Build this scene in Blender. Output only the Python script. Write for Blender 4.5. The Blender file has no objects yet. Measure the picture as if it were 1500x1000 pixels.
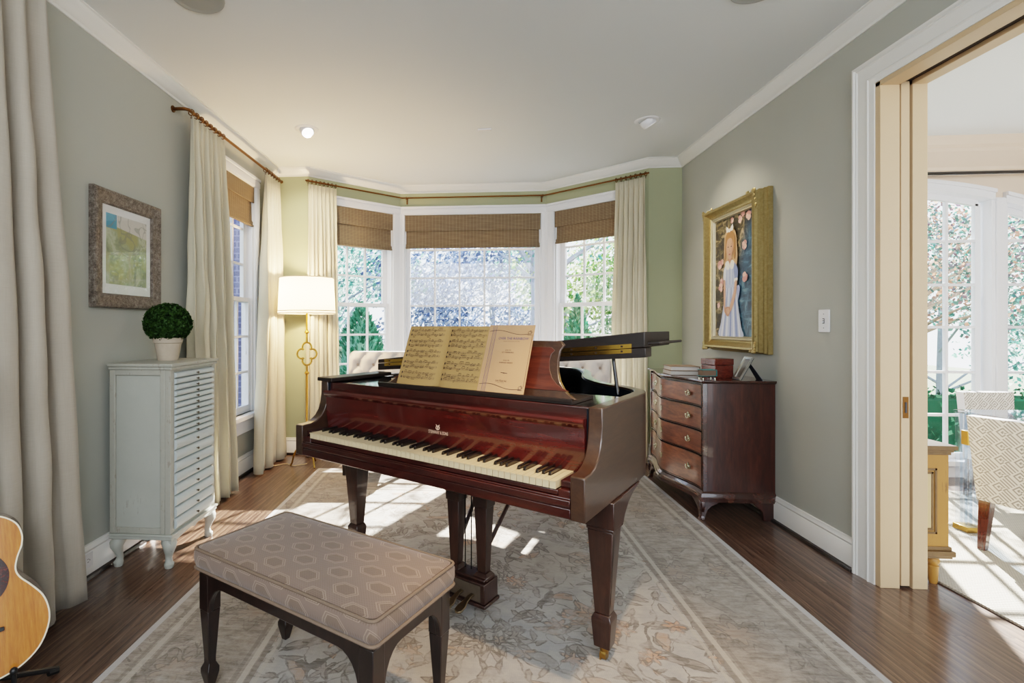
import bpy, bmesh, math, random
from mathutils import Vector, Matrix
random.seed(11)
C = bpy.context.scene.collection
PI = math.pi
R = math.radians

def lin(h):
    """'#rrggbb' (as seen in the photo) to linear RGBA"""
    h = h.lstrip('#')
    out = []
    for i in (0, 2, 4):
        c = int(h[i:i + 2], 16) / 255
        out.append(c / 12.92 if c <= .04045 else ((c + .055) / 1.055) ** 2.4)
    return (*out, 1)

# ---------------------------------------------------------------- node helper
class N:
    def __init__(s, name):
        s.m = bpy.data.materials.new(name); s.m.use_nodes = True
        s.t = s.m.node_tree; s.t.nodes.clear()
        s.out = s.t.nodes.new('ShaderNodeOutputMaterial')
        s._tc = None
    def n(s, typ, **kw):
        x = s.t.nodes.new(typ)
        for k, v in kw.items(): setattr(x, k, v)
        return x
    def put(s, sock, v):
        if v is None: return
        if isinstance(v, bpy.types.NodeSocket): s.t.links.new(v, sock)
        else: sock.default_value = v
    def tc(s, which='Object'):
        if s._tc is None: s._tc = s.n('ShaderNodeTexCoord')
        return s._tc.outputs[which]
    def map(s, v, scale=(1, 1, 1), rot=(0, 0, 0), loc=(0, 0, 0)):
        x = s.n('ShaderNodeMapping'); s.put(x.inputs['Vector'], v)
        x.inputs['Scale'].default_value = scale; x.inputs['Rotation'].default_value = rot; x.inputs['Location'].default_value = loc
        return x.outputs[0]
    def noise(s, v, scale=5, detail=3, rough=.55, dist=0, col=False):
        x = s.n('ShaderNodeTexNoise'); s.put(x.inputs['Vector'], v)
        x.inputs['Scale'].default_value = scale; x.inputs['Detail'].default_value = detail
        x.inputs['Roughness'].default_value = rough; x.inputs['Distortion'].default_value = dist
        return x.outputs['Color' if col else 'Fac']
    def wave(s, v, scale=5, dist=0, direction='X', profile='SIN', detail=2, dscale=1):
        x = s.n('ShaderNodeTexWave'); s.put(x.inputs['Vector'], v)
        x.bands_direction = direction; x.wave_profile = profile
        x.inputs['Scale'].default_value = scale; x.inputs['Distortion'].default_value = dist
        x.inputs['Detail'].default_value = detail; x.inputs['Detail Scale'].default_value = dscale
        return x.outputs['Fac']
    def vor(s, v, scale=5, feature='F1', rnd=1, out='Distance'):
        x = s.n('ShaderNodeTexVoronoi'); s.put(x.inputs['Vector'], v); x.feature = feature
        x.inputs['Scale'].default_value = scale; x.inputs['Randomness'].default_value = rnd
        return x.outputs[out]
    def ramp(s, f, stops, interp='LINEAR'):
        x = s.n('ShaderNodeValToRGB'); s.put(x.inputs[0], f); e = x.color_ramp.elements
        x.color_ramp.interpolation = interp
        while len(e) < len(stops): e.new(.5)
        for i, (p, c) in enumerate(stops):
            e[i].position = p; e[i].color = c if len(c) == 4 else (*c, 1)
        return x.outputs[0]
    def mix(s, f, a, b, mode='MIX'):
        x = s.n('ShaderNodeMix', data_type='RGBA', blend_type=mode)
        s.put(x.inputs[0], f); s.put(x.inputs[6], a); s.put(x.inputs[7], b)
        return x.outputs[2]
    def ma(s, op, a, b=None, c=None):
        x = s.n('ShaderNodeMath', operation=op)
        s.put(x.inputs[0], a); s.put(x.inputs[1], b)
        if c is not None: s.put(x.inputs[2], c)
        return x.outputs[0]
    def sep(s, v):
        x = s.n('ShaderNodeSeparateXYZ'); s.put(x.inputs[0], v); return x.outputs
    def comb(s, x_, y_, z_=0):
        x = s.n('ShaderNodeCombineXYZ')
        for i, v in enumerate((x_, y_, z_)): s.put(x.inputs[i], v)
        return x.outputs[0]
    def bump(s, h, strength=.2, dist=.01):
        x = s.n('ShaderNodeBump'); s.put(x.inputs['Height'], h)
        x.inputs['Strength'].default_value = strength; x.inputs['Distance'].default_value = dist
        return x.outputs[0]
    def pbr(s, col, rough=.5, metal=0, coat=0, normal=None, spec=.5, coat_rough=.08, trans=0, sub=0, sheen=0, emit=None, emit_s=0, alpha=None):
        p = s.n('ShaderNodeBsdfPrincipled')
        s.put(p.inputs['Base Color'], col); s.put(p.inputs['Roughness'], rough); s.put(p.inputs['Metallic'], metal)
        s.put(p.inputs['Coat Weight'], coat); s.put(p.inputs['Coat Roughness'], coat_rough); s.put(p.inputs['Specular IOR Level'], spec)
        s.put(p.inputs['Transmission Weight'], trans); s.put(p.inputs['Sheen Weight'], sheen)
        if normal is not None: s.put(p.inputs['Normal'], normal)
        if emit is not None: s.put(p.inputs['Emission Color'], emit); s.put(p.inputs['Emission Strength'], emit_s)
        return p.outputs[0]
    def done(s, sh):
        s.t.links.new(sh, s.out.inputs[0]); return s.m

def simple(name, col, rough=.5, metal=0, coat=0, var=0, vscale=8, bump=0, bscale=60, spec=.5, sheen=0):
    k = N(name); c = lin(col) if isinstance(col, str) else col
    cc = c
    if var:
        f = k.noise(k.tc(), vscale, 4)
        cc = k.mix(f, tuple(x * (1 - var) for x in c[:3]) + (1,), tuple(min(1, x * (1 + var)) for x in c[:3]) + (1,))
    nm = None
    if bump: nm = k.bump(k.noise(k.tc(), bscale, 3), bump, .004)
    return k.done(k.pbr(cc, rough, metal, coat, nm, spec, sheen=sheen))

# ---------------------------------------------------------------- mesh builder
class MB:
    def __init__(s): s.v = []; s.f = []; s.m = []; s.sm = []
    def add(s, vs, fs, mi=0):
        o = len(s.v); s.v += [tuple(p) for p in vs]
        for f in fs: s.f.append(tuple(i + o for i in f)); s.m.append(mi)
        return s
    def box(s, x0, x1, y0, y1, z0, z1, mi=0):
        vs = [(x, y, z) for x in (x0, x1) for y in (y0, y1) for z in (z0, z1)]
        return s.add(vs, [(0, 1, 3, 2), (4, 6, 7, 5), (0, 4, 5, 1), (2, 3, 7, 6), (0, 2, 6, 4), (1, 5, 7, 3)], mi)
    def frustum(s, c0, h0, c1, h1, mi=0):
        """tapered square post: centre (x,y,z) and half sizes (hx,hy) at each end"""
        vs = []
        for c, h in ((c0, h0), (c1, h1)):
            for a, b in ((-1, -1), (1, -1), (1, 1), (-1, 1)): vs.append((c[0] + a * h[0], c[1] + b * h[1], c[2]))
        return s.add(vs, [(3, 2, 1, 0), (4, 5, 6, 7)] + [(i, (i + 1) % 4, 4 + (i + 1) % 4, 4 + i) for i in range(4)], mi)
    def stackpost(s, x, y, prof, mi=0):
        """square post through a list of (z, half)"""
        rings = [[(x + a * h, y + b * h, z) for a, b in ((-1, -1), (1, -1), (1, 1), (-1, 1))] for z, h in prof]
        return s.loft(rings, mi=mi)
    def prism(s, poly, axis, a, b, mi=0):
        def P(p, t):
            return {'x': (t, p[0], p[1]), 'y': (p[0], t, p[1]), 'z': (p[0], p[1], t)}[axis]
        n = len(poly); vs = [P(p, a) for p in poly] + [P(p, b) for p in poly]
        return s.add(vs, [tuple(range(n))[::-1], tuple(range(n, 2 * n))] + [(i, (i + 1) % n, n + (i + 1) % n, n + i) for i in range(n)], mi)
    def loft(s, rings, mi=0, cap=True, closed=True, loop=False):
        n = len(rings[0]); vs = [p for r in rings for p in r]; fs = []
        R_ = len(rings)
        for j in range(R_ if loop else R_ - 1):
            k = (j + 1) % R_
            for i in range(n if closed else n - 1):
                fs.append((j * n + i, j * n + (i + 1) % n, k * n + (i + 1) % n, k * n + i))
        if cap and closed and not loop:
            fs.append(tuple(range(n))[::-1]); fs.append(tuple((R_ - 1) * n + i for i in range(n)))
        return s.add(vs, fs, mi)
    def lathe(s, prof, segs=24, c=(0, 0, 0), mi=0, cap=True):
        rings = [[(c[0] + r * math.cos(2 * PI * i / segs), c[1] + r * math.sin(2 * PI * i / segs), c[2] + z) for i in range(segs)] for r, z in prof]
        return s.loft(rings, mi, cap)
    def tube(s, pts, r, segs=8, mi=0, closed=False):
        pts = [Vector(p) for p in pts]; n = len(pts); rings = []; up = None
        for i, p in enumerate(pts):
            a = pts[(i - 1) % n] if (closed or i > 0) else p
            b = pts[(i + 1) % n] if (closed or i < n - 1) else p
            t = (b - a).normalized()
            if up is None:
                up = Vector((0, 0, 1)) if abs(t.z) < .9 else Vector((1, 0, 0))
            x = up - t * up.dot(t)
            x = x.normalized() if x.length > 1e-6 else t.orthogonal().normalized()
            up = x; y = t.cross(x); rr = r[i] if isinstance(r, (list, tuple)) else r
            rings.append([p + (x * math.cos(2 * PI * k / segs) + y * math.sin(2 * PI * k / segs)) * rr for k in range(segs)])
        return s.loft(rings, mi, cap=not closed, loop=closed)
    def grid(s, fn, nu, nv, mi=0, cu=False):
        vs = [fn(i / nu, j / nv) for j in range(nv + 1) for i in range(nu + (0 if cu else 1))]
        w = nu + (0 if cu else 1); fs = []
        for j in range(nv):
            for i in range(nu):
                fs.append((j * w + i, j * w + (i + 1) % w, (j + 1) * w + (i + 1) % w, (j + 1) * w + i))
        return s.add(vs, fs, mi)
    def sphere(s, c, r, nu=16, nv=10, mi=0):
        rx, ry, rz = r if isinstance(r, (tuple, list)) else (r, r, r)
        prof = [(math.sin(PI * j / nv), -math.cos(PI * j / nv)) for j in range(nv + 1)]
        rings = [[(c[0] + rx * max(q, .002) * math.cos(2 * PI * i / nu), c[1] + ry * max(q, .002) * math.sin(2 * PI * i / nu), c[2] + rz * z) for i in range(nu)] for q, z in prof]
        return s.loft(rings, mi)
    def ring(s, c, R_, r, axis='z', n=20, k=6, mi=0):
        pts = []
        for i in range(n):
            a = 2 * PI * i / n; u, v = R_ * math.cos(a), R_ * math.sin(a)
            pts.append({'z': (c[0] + u, c[1] + v, c[2]), 'y': (c[0] + u, c[1], c[2] + v), 'x': (c[0], c[1] + u, c[2] + v)}[axis])
        return s.tube(pts, r, k, mi, True)
    def xf(s, M, start=0):
        for i in range(start, len(s.v)): s.v[i] = tuple(M @ Vector(s.v[i]))
        return s
    def build(s, name, mats, parent=None, bevel=0, smooth=35, seg=2, solid=0, loc=None, rotz=None):
        me = bpy.data.meshes.new(name); me.from_pydata(s.v, [], s.f)
        mats = mats if isinstance(mats, (list, tuple)) else [mats]
        for m in mats: me.materials.append(m)
        if any(s.m): me.polygons.foreach_set('material_index', s.m)
        bm = bmesh.new(); bm.from_mesh(me); bmesh.ops.recalc_face_normals(bm, faces=bm.faces); bm.to_mesh(me); bm.free()
        if smooth:
            me.polygons.foreach_set('use_smooth', [True] * len(me.polygons)); me.set_sharp_from_angle(angle=R(smooth))
        me.update()
        o = bpy.data.objects.new(name, me); C.objects.link(o)
        if parent: o.parent = parent
        if loc: o.location = loc
        if rotz is not None: o.rotation_euler.z = rotz
        if solid:
            d = o.modifiers.new('thick', 'SOLIDIFY'); d.thickness = solid; d.offset = 0
        if bevel:
            b = o.modifiers.new('bevel', 'BEVEL'); b.width = bevel; b.segments = seg; b.limit_method = 'ANGLE'; b.angle_limit = R(40); b.harden_normals = False
        return o

def tag(o, label=None, cat=None, group=None, kind=None):
    if label: o['label'] = label
    if cat: o['category'] = cat
    if group: o['group'] = group
    if kind: o['kind'] = kind
    return o
def thing(name, label, cat, loc=(0, 0, 0), rotz=0, group=None):
    o = bpy.data.objects.new(name, None); C.objects.link(o)
    o.location = loc; o.rotation_euler = (0, 0, rotz); o.empty_display_size = .1
    return tag(o, label, cat, group)
def struct(o): o['kind'] = 'structure'; return o
def dup(o, parent=None, loc=None, rotz=None):
    c = o.copy(); C.objects.link(c)
    if parent is not None: c.parent = parent
    if loc is not None: c.location = loc
    if rotz is not None: c.rotation_euler.z = rotz
    for ch in list(o.children): dup(ch, c)
    return c
def catmull(p, n=6, closed=False):
    out = []; L = len(p)
    for i in range(L if closed else L - 1):
        g = lambda k: Vector(p[k % L]) if closed else Vector(p[max(0, min(L - 1, k))])
        a, b, c, d = g(i - 1), g(i), g(i + 1), g(i + 2)
        for j in range(n):
            t = j / n
            out.append(tuple(.5 * ((2 * b) + (c - a) * t + (2 * a - 5 * b + 4 * c - d) * t * t + (3 * b - a - 3 * c + d) * t ** 3)))
    if not closed: out.append(tuple(p[-1]))
    return out
def offset2(p, d, closed=True):
    """offset a 2D outline (left of travel is +)"""
    out = []; n = len(p)
    for i in range(n):
        a = Vector(p[(i - 1) % n]) if (closed or i) else Vector(p[0]); b = Vector(p[i]); c = Vector(p[(i + 1) % n]) if (closed or i < n - 1) else Vector(p[-1])
        t1 = (b - a); t2 = (c - b)
        if t1.length < 1e-9: t1 = t2
        if t2.length < 1e-9: t2 = t1
        t1.normalize(); t2.normalize()
        n1 = Vector((-t1.y, t1.x)); n2 = Vector((-t2.y, t2.x)); m = (n1 + n2)
        m.normalize(); k = d / max(.35, m.dot(n1)); out.append((b.x + m.x * k, b.y + m.y * k))
    return out
def sweep(mb, path, prof, mi=0):
    """sweep a (inset, z) profile along a plan polyline; inset is to the right of travel"""
    cols = [offset2(path, -q[0], closed=False) for q in prof]
    rings = [[(cols[k][i][0], cols[k][i][1], prof[k][1]) for k in range(len(prof))] for i in range(len(path))]
    return mb.loft(rings, mi)
_txt = {}
def text_mesh(body, size, align='CENTER', xs=1.0, shear=0):
    cu = bpy.data.curves.new('lettering', 'FONT'); cu.body = body; cu.size = size; cu.align_x = align; cu.resolution_u = 2; cu.shear = shear
    ob = bpy.data.objects.new('lettering', cu); C.objects.link(ob)
    dg = bpy.context.evaluated_depsgraph_get(); dg.update()
    me = bpy.data.meshes.new_from_object(ob.evaluated_get(dg))
    vs = [(v.co.x * xs, v.co.y) for v in me.vertices]; fs = [tuple(p.vertices) for p in me.polygons]
    bpy.data.objects.remove(ob); bpy.data.meshes.remove(me); bpy.data.curves.remove(cu)
    return vs, fs
WORLD, SUN, REAR, EXPO, VT, LOOK = 2.6, 34, 110, 0.55, 'Filmic', 'Medium High Contrast'
# ---------------------------------------------------------------- materials
def wallpaint(name, col, col2):
    k = N(name); v = k.tc('Object')
    weave = k.ma('MULTIPLY', k.noise(k.map(v, (4, 4, 160)), 3, 2), 1)
    f = k.ma('ADD', k.ma('MULTIPLY', k.noise(v, 1.3, 3), .7), k.ma('MULTIPLY', weave, .3))
    c = k.mix(f, lin(col), lin(col2))
    return k.done(k.pbr(c, .62, normal=k.bump(weave, .05, .003), spec=.3))
M = {}
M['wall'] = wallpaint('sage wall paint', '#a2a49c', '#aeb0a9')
M['wall_back'] = wallpaint('sage paint out of glare', '#989c7e', '#a4a88a')  # same sage paint; the difference in glare is put into the colour
M['ceil'] = simple('ceiling paint', '#dde1e2', .8, var=.02, vscale=1)
M['trim'] = simple('white trim paint', '#e6e5e1', .35, var=.02, vscale=3)
M['sash'] = simple('white window paint', '#dfe1e6', .35)
M['jamb'] = simple('warm-shaded door paint', '#cbae8a', .4, var=.03, vscale=2)  # tan of the warm shade in the doorway is put into this colour
M['gap'] = simple('dark gap', '#2a1d12', .8)
M['dwall'] = simple('peach wall paint', '#d9c6b4', .6, var=.02)
def oak():
    k = N('dark oak floor'); v = k.map(k.tc('Object'), (1, 1, 1), (0, 0, PI / 2))
    b = k.n('ShaderNodeTexBrick'); k.put(b.inputs['Vector'], v)
    b.inputs['Scale'].default_value = 1; b.inputs['Brick Width'].default_value = 1.1; b.inputs['Row Height'].default_value = .083
    b.inputs['Mortar Size'].default_value = .0009; b.inputs['Mortar Smooth'].default_value = .1; b.offset = .37; b.inputs['Bias'].default_value = 0
    b.inputs['Color1'].default_value = (0, 0, 0, 1); b.inputs['Color2'].default_value = (1, 1, 1, 1); b.inputs['Mortar'].default_value = (.5, .5, .5, 1)
    o = k.tc('Object'); shift = k.ma('MULTIPLY', b.outputs['Color'], 13.0)
    s = k.sep(o); vv = k.comb(k.ma('ADD', s[0], shift), k.ma('ADD', s[1], shift), 0)
    g = k.noise(k.map(vv, (22, 1.0, 1)), 3.2, 7, .68, .6)
    fine = k.noise(k.map(vv, (170, 5, 1)), 2, 3, .6)
    cath = k.wave(k.map(vv, (1, .09, 1)), 9, 7, 'X', 'SAW', 3, 1.4)
    f = k.ma('ADD', k.ma('MULTIPLY', g, .66), k.ma('ADD', k.ma('MULTIPLY', cath, .2), k.ma('MULTIPLY', fine, .14)))
    c = k.ramp(f, [(.25, lin('#1b110c')), (.41, lin('#44322a')), (.54, lin('#5f4a3d')), (.70, lin('#836a59'))])
    c = k.mix(k.ma('MULTIPLY', b.outputs['Color'], .28), c, lin('#3a2418'))
    c = k.mix(b.outputs['Fac'], c, lin('#140c08'))
    return k.done(k.pbr(c, k.ma('ADD', k.ma('MULTIPLY', fine, .16), .22), coat=.4, coat_rough=.14, normal=k.bump(f, .1, .002)))
M['floor'] = oak()
def mahog(name, cols, rough=.22, coat=.6, scale=(3, 3, 30), crough=.05, dist=1.0):
    k = N(name); v = k.tc('Object')
    g = k.noise(k.map(v, scale), 2.2, 6, .62, dist); f2 = k.noise(k.map(v, tuple(q * 5 for q in scale)), 2, 3, .6)
    f = k.ma('ADD', k.ma('MULTIPLY', g, .72), k.ma('MULTIPLY', f2, .28))
    c = k.ramp(f, [(.28, lin(cols[0])), (.5, lin(cols[1])), (.72, lin(cols[2]))])
    return k.done(k.pbr(c, rough, coat=coat, coat_rough=crough))
M['piano'] = mahog('piano mahogany', ('#220c09', '#331310', '#471e16'), scale=(1.6, 8, 12))
M['piano_side'] = mahog('piano mahogany side', ('#271812', '#39271c', '#493425'), rough=.3, coat=.45, scale=(8, 1.6, 14))
M['piano_leg'] = mahog('piano mahogany leg', ('#1c0f0b', '#2d1a15', '#3e261e'), rough=.3, coat=.45, scale=(14, 14, 2))
M['fallboard'] = mahog('fallboard mahogany', ('#280909', '#45130f', '#591b14'), rough=.2, coat=.8, scale=(1.3, .6, 9), crough=.06)
M['desk'] = mahog('music desk mahogany', ('#2a120c', '#4a2217', '#633221'), rough=.3, coat=.4, scale=(2, 8, 10))
M['black'] = simple('black lacquer', '#0d0c0d', .12, coat=.8)
M['darklid'] = mahog('dark lid wood', ('#100a08', '#1b110d', '#271914'), rough=.5, coat=.08, scale=(2, 8, 12))
M['ivory'] = simple('ivory', '#d6c29d', .3, var=.04, vscale=30)
M['ebony'] = simple('ebony', '#15110f', .25, coat=.4)
M['brass'] = simple('aged brass', '#a8854a', .3, 1, var=.15, vscale=40)
M['gold'] = simple('polished brass', '#c79d4e', .25, 1, var=.1, vscale=30)
M['bronze'] = simple('bronze rod', '#6e4a28', .38, 1, var=.2, vscale=50)
M['iron'] = simple('dark iron plate', '#1d2630', .3, .6)
M['steel'] = simple('steel', '#b9bcc2', .25, 1)
M['felt'] = simple('dark felt', '#20181a', .95)
M['inlay'] = simple('pale inlay lettering', '#e9c9b0', .5)
M['bench_leg'] = mahog('bench dark wood', ('#0e0908', '#1d1311', '#2b1d19'), rough=.3, coat=.4, scale=(12, 12, 2))
M['paper'] = simple('aged music paper', '#a58350', .8, var=.12, vscale=9)
M['paper_pink'] = simple('faded cover paper', '#b98f68', .8, var=.08, vscale=7)
M['ink'] = simple('music ink', '#241d20', .8)
M['ink_blue'] = simple('blue cover ink', '#3b4468', .8)
M['ink_soft'] = simple('soft staff ink', '#6f5d48', .85)
M['chest_side'] = mahog('chest side mahogany', ('#1c0e0b', '#391c15', '#4f291e'), rough=.34, coat=.35, scale=(9, 9, 1.4))
M['chest_front'] = mahog('chest drawer mahogany', ('#3a1c10', '#6e3a22', '#8f5433'), rough=.32, coat=.55, scale=(10, 1.6, 12), crough=.18)
M['chest_trim'] = mahog('chest edge mahogany', ('#1d0f0b', '#3b2018', '#553024'), rough=.22, coat=.8, scale=(8, 1.5, 8))
M['bail'] = simple('antique brass pull', '#c9c5ae', .25, 1, var=.3, vscale=60)
def paintwood(name, a, b, c, sc=6, hi=.66):
    k = N(name); v = k.tc('Object')
    f = k.noise(v, sc, 6, .65); g = k.noise(k.map(v, (40, 40, 6)), 2, 3)
    col = k.mix(f, lin(a), lin(b))
    w = k.ramp(k.ma('ADD', k.ma('MULTIPLY', f, .6), k.ma('MULTIPLY', g, .4)), [(hi - .06, (0, 0, 0)), (hi, (1, 1, 1))])
    return k.done(k.pbr(k.mix(k.ma('MULTIPLY', w, .55), col, lin(c)), .5))
M['cab'] = paintwood('distressed grey paint', '#9c9e95', '#aeb0a8', '#807a6e')
M['cab_front'] = paintwood('pale blue drawer paint', '#a9b3b5', '#bac2c2', '#9a9a92', hi=.7)
M['cab_edge'] = paintwood('worn cabinet edge', '#96958a', '#a9a89e', '#7c7264', 22, .62)
M['pewter'] = simple('pewter knob', '#5b5347', .4, .8)
M['terracotta'] = simple('chalky clay pot', '#b3a593', .85, var=.15, vscale=25, bump=.4)
def leafmat(name, cols, trans=.35):
    k = N(name); g = k.n('ShaderNodeNewGeometry')
    c = k.ramp(g.outputs['Random Per Island'], [(i / max(1, len(cols) - 1), lin(x)) for i, x in enumerate(cols)])
    d = k.n('ShaderNodeBsdfDiffuse'); k.put(d.inputs[0], c)
    t = k.n('ShaderNodeBsdfTranslucent'); k.put(t.inputs[0], c)
    m = k.n('ShaderNodeMixShader'); m.inputs[0].default_value = trans
    k.t.links.new(d.outputs[0], m.inputs[1]); k.t.links.new(t.outputs[0], m.inputs[2])
    return k.done(m.outputs[0])
M['box_leaf'] = leafmat('boxwood leaf', ('#16250f', '#223618', '#30471f', '#46603a'), .2)
def fabric(name, a, b, sc=1, trans=0, rough=.9, sheen=.2):
    k = N(name); v = k.tc('Object')
    w = k.ma('ADD', k.noise(k.map(v, (300 * sc, 300 * sc, 14 * sc)), 1, 2), k.noise(k.map(v, (20 * sc, 20 * sc, 320 * sc)), 1, 2))
    f = k.ma('ADD', k.ma('MULTIPLY', w, .35), k.ma('MULTIPLY', k.noise(v, 4, 3), .3))
    c = k.mix(f, lin(a), lin(b)); p = k.pbr(c, rough, normal=k.bump(w, .15, .002), spec=.2, sheen=sheen)
    if trans:
        t = k.n('ShaderNodeBsdfTranslucent'); k.put(t.inputs[0], c); m = k.n('ShaderNodeMixShader'); m.inputs[0].default_value = trans
        k.t.links.new(p, m.inputs[1]); k.t.links.new(t.outputs[0], m.inputs[2]); p = m.outputs[0]
    return k.done(p)
M['linen'] = fabric('oatmeal linen', '#9f978a', '#bbb3a6', 1, .12)
M['linen_warm'] = fabric('cream linen', '#c6bda4', '#ddd6c0', 1, .15)
M['tuft'] = fabric('pale tufted fabric', '#cfc6be', '#e6dfd8', 1)
def bamboo():
    k = N('woven bamboo'); v = k.tc('Object'); s = k.sep(v)
    row = k.wave(k.comb(0, 0, s[2]), 36, 0, 'Z'); rr = k.noise(k.map(v, (6, 6, 230)), 1, 4, .6)
    weft = k.wave(k.comb(s[0], 0, 0), 8.5, 0, 'X', 'SIN'); wline = k.ramp(weft, [(.93, (0, 0, 0)), (.99, (1, 1, 1))])
    f = k.ma('ADD', k.ma('MULTIPLY', row, .35), k.ma('MULTIPLY', rr, .65))
    c = k.ramp(f, [(.25, lin('#4c3d30')), (.5, lin('#75624c')), (.75, lin('#99866a'))])
    c = k.mix(k.ma('MULTIPLY', wline, .22), c, lin('#c9b896'))
    p = k.pbr(c, .7, normal=k.bump(f, .5, .003)); t = k.n('ShaderNodeBsdfTranslucent'); k.put(t.inputs[0], c)
    m = k.n('ShaderNodeMixShader'); m.inputs[0].default_value = .22
    k.t.links.new(p, m.inputs[1]); k.t.links.new(t.outputs[0], m.inputs[2])
    return k.done(m.outputs[0])
M['bamboo'] = bamboo()
def glassmat(name, tint=(1, 1, 1, 1), refl=.9):
    k = N(name); t = k.n('ShaderNodeBsdfTransparent'); t.inputs[0].default_value = tint
    g = k.n('ShaderNodeBsdfGlossy'); g.inputs['Roughness'].default_value = .02
    lw = k.n('ShaderNodeLayerWeight'); lw.inputs[0].default_value = .5
    fr = k.ma('ADD', k.ma('MULTIPLY', k.ma('POWER', lw.outputs['Facing'], 5), .9), .04)
    m = k.n('ShaderNodeMixShader'); k.put(m.inputs[0], k.ma('MULTIPLY', fr, refl))
    k.t.links.new(t.outputs[0], m.inputs[1]); k.t.links.new(g.outputs[0], m.inputs[2])
    return k.done(m.outputs[0])
M['glass'] = glassmat('window glass')
M['acrylic'] = glassmat('clear acrylic', (.9, .94, .98, 1), 1.6)
def benchfab():
    k = N('hexagon woven fabric'); v = k.tc('Object'); s = k.sep(v)
    x = k.ma('DIVIDE', k.ma('ADD', s[0], k.ma('MULTIPLY', s[2], .25)), .148); y = k.ma('DIVIDE', k.ma('ADD', s[1], k.ma('MULTIPLY', s[2], .9)), .122)
    def cell(ox, oy):
        a = k.ma('ABSOLUTE', k.ma('SUBTRACT', k.ma('FRACT', k.ma('ADD', x, ox)), .5)); b = k.ma('ABSOLUTE', k.ma('SUBTRACT', k.ma('FRACT', k.ma('ADD', y, oy)), .5))
        return k.ma('MAXIMUM', k.ma('MULTIPLY', b, 1.42), k.ma('ADD', k.ma('MULTIPLY', a, 1.02), k.ma('MULTIPLY', b, .72)))
    d = k.ma('MINIMUM', cell(100, 100), cell(100.5, 100.5))
    L = lambda c, w: k.ma('LESS_THAN', k.ma('ABSOLUTE', k.ma('SUBTRACT', d, c)), w)
    line = k.ma('MAXIMUM', L(.25, .013), L(.315, .013))
    dots = k.ma('MULTIPLY', k.wave(k.map(v, (1, 1, 1), (0, 0, R(45))), 48, 0, 'X'), k.wave(k.map(v, (1, 1, 1), (0, 0, R(-45))), 48, 0, 'X'))
    base = k.mix(k.ma('LESS_THAN', d, .25), lin('#75645a'), lin('#6d5c50'))
    base = k.mix(k.ma('MULTIPLY', dots, .55), base, lin('#5f4d40'))
    c = k.mix(k.ma('MULTIPLY', line, .6), base, lin('#9a8776'))
    return k.done(k.pbr(c, .85, normal=k.bump(k.ma('ADD', dots, line), .25, .002), spec=.2, sheen=.2))
M['bench_fab'] = benchfab()
M['bench_pipe'] = simple('bench piping', '#6e5d4f', .85)
def greek():
    k = N('greek key fabric'); s = k.sep(k.map(k.tc('Object'), (1, 1, 1)))
    u = k.ma('ADD', s[0], s[1]); q = .7071
    x = k.ma('DIVIDE', k.ma('MULTIPLY', k.ma('ADD', u, s[2]), q), .052); y = k.ma('DIVIDE', k.ma('MULTIPLY', k.ma('SUBTRACT', u, s[2]), q), .052)
    a = k.ma('SUBTRACT', k.ma('FRACT', k.ma('ADD', x, 50)), .5); b = k.ma('SUBTRACT', k.ma('FRACT', k.ma('ADD', y, 50)), .5)
    sq = k.ma('MAXIMUM', k.ma('ABSOLUTE', a), k.ma('ABSOLUTE', b))
    # squared spirals: the ring count slips by one along one half-axis
    slip = k.ma('MULTIPLY', k.ma('MULTIPLY', k.ma('GREATER_THAN', a, 0), k.ma('GREATER_THAN', b, a)), .125)
    ring = k.ma('LESS_THAN', k.ma('FRACT', k.ma('MULTIPLY', k.ma('ADD', sq, slip), 4)), .45)
    chk = k.ma('MODULO', k.ma('ADD', k.ma('FLOOR', k.ma('ADD', x, 50)), k.ma('FLOOR', k.ma('ADD', y, 50))), 2)
    strp = k.ma('LESS_THAN', k.ma('FRACT', k.ma('MULTIPLY', a, 4)), .45)
    f = k.mix(chk, k.comb(ring, ring, ring), k.comb(strp, strp, strp))
    c = k.mix(f, lin('#d5d0c8'), lin('#8f8982'))
    return k.done(k.pbr(c, .85, spec=.2))
M['greek'] = greek()
M['greek_edge'] = fabric('pale chair welt', '#d2d2dc', '#e6e6ec', 1)
M['cherry'] = mahog('dark cherry leg', ('#240d08', '#43190f', '#5c2716'), scale=(12, 12, 2))
M['yellow'] = paintwood('antique mustard paint', '#98692d', '#ae7d3d', '#4a3016', 5, .64)
M['yellow_pale'] = paintwood('faded cream panel', '#c3a878', '#d2b98c', '#6b4c28', 8, .68)
M['umber'] = simple('umber moulding', '#6d5230', .5, var=.35, vscale=30)
M['pale_top'] = simple('pale stone top', '#e3d6cc', .3, var=.04)
M['shade'] = None
k = N('lit lamp shade'); d = k.n('ShaderNodeBsdfDiffuse'); d.inputs[0].default_value = lin('#f5ecdd'); t = k.n('ShaderNodeBsdfTranslucent'); t.inputs[0].default_value = lin('#fff3df')
m_ = k.n('ShaderNodeMixShader'); m_.inputs[0].default_value = .55; k.t.links.new(d.outputs[0], m_.inputs[1]); k.t.links.new(t.outputs[0], m_.inputs[2]); M['shade'] = k.done(m_.outputs[0])
M['bulb'] = (lambda k: k.done(k.pbr(lin('#fff1d6'), .4, emit=lin('#ffe2b0'), emit_s=25)))(N('bulb'))
M['led'] = (lambda k: k.done(k.pbr(lin('#ffffff'), .4, emit=lin('#fff6ea'), emit_s=6)))(N('lit downlight'))
M['plastic'] = simple('white plastic', '#e4e4e6', .4)
M['slot'] = simple('dark slot', '#3a3a3c', .6)
M['spruce'] = mahog('spruce guitar top', ('#955320', '#b26e2c', '#c2823a'), rough=.2, coat=.8, scale=(60, 4, 2), dist=.1)
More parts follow.
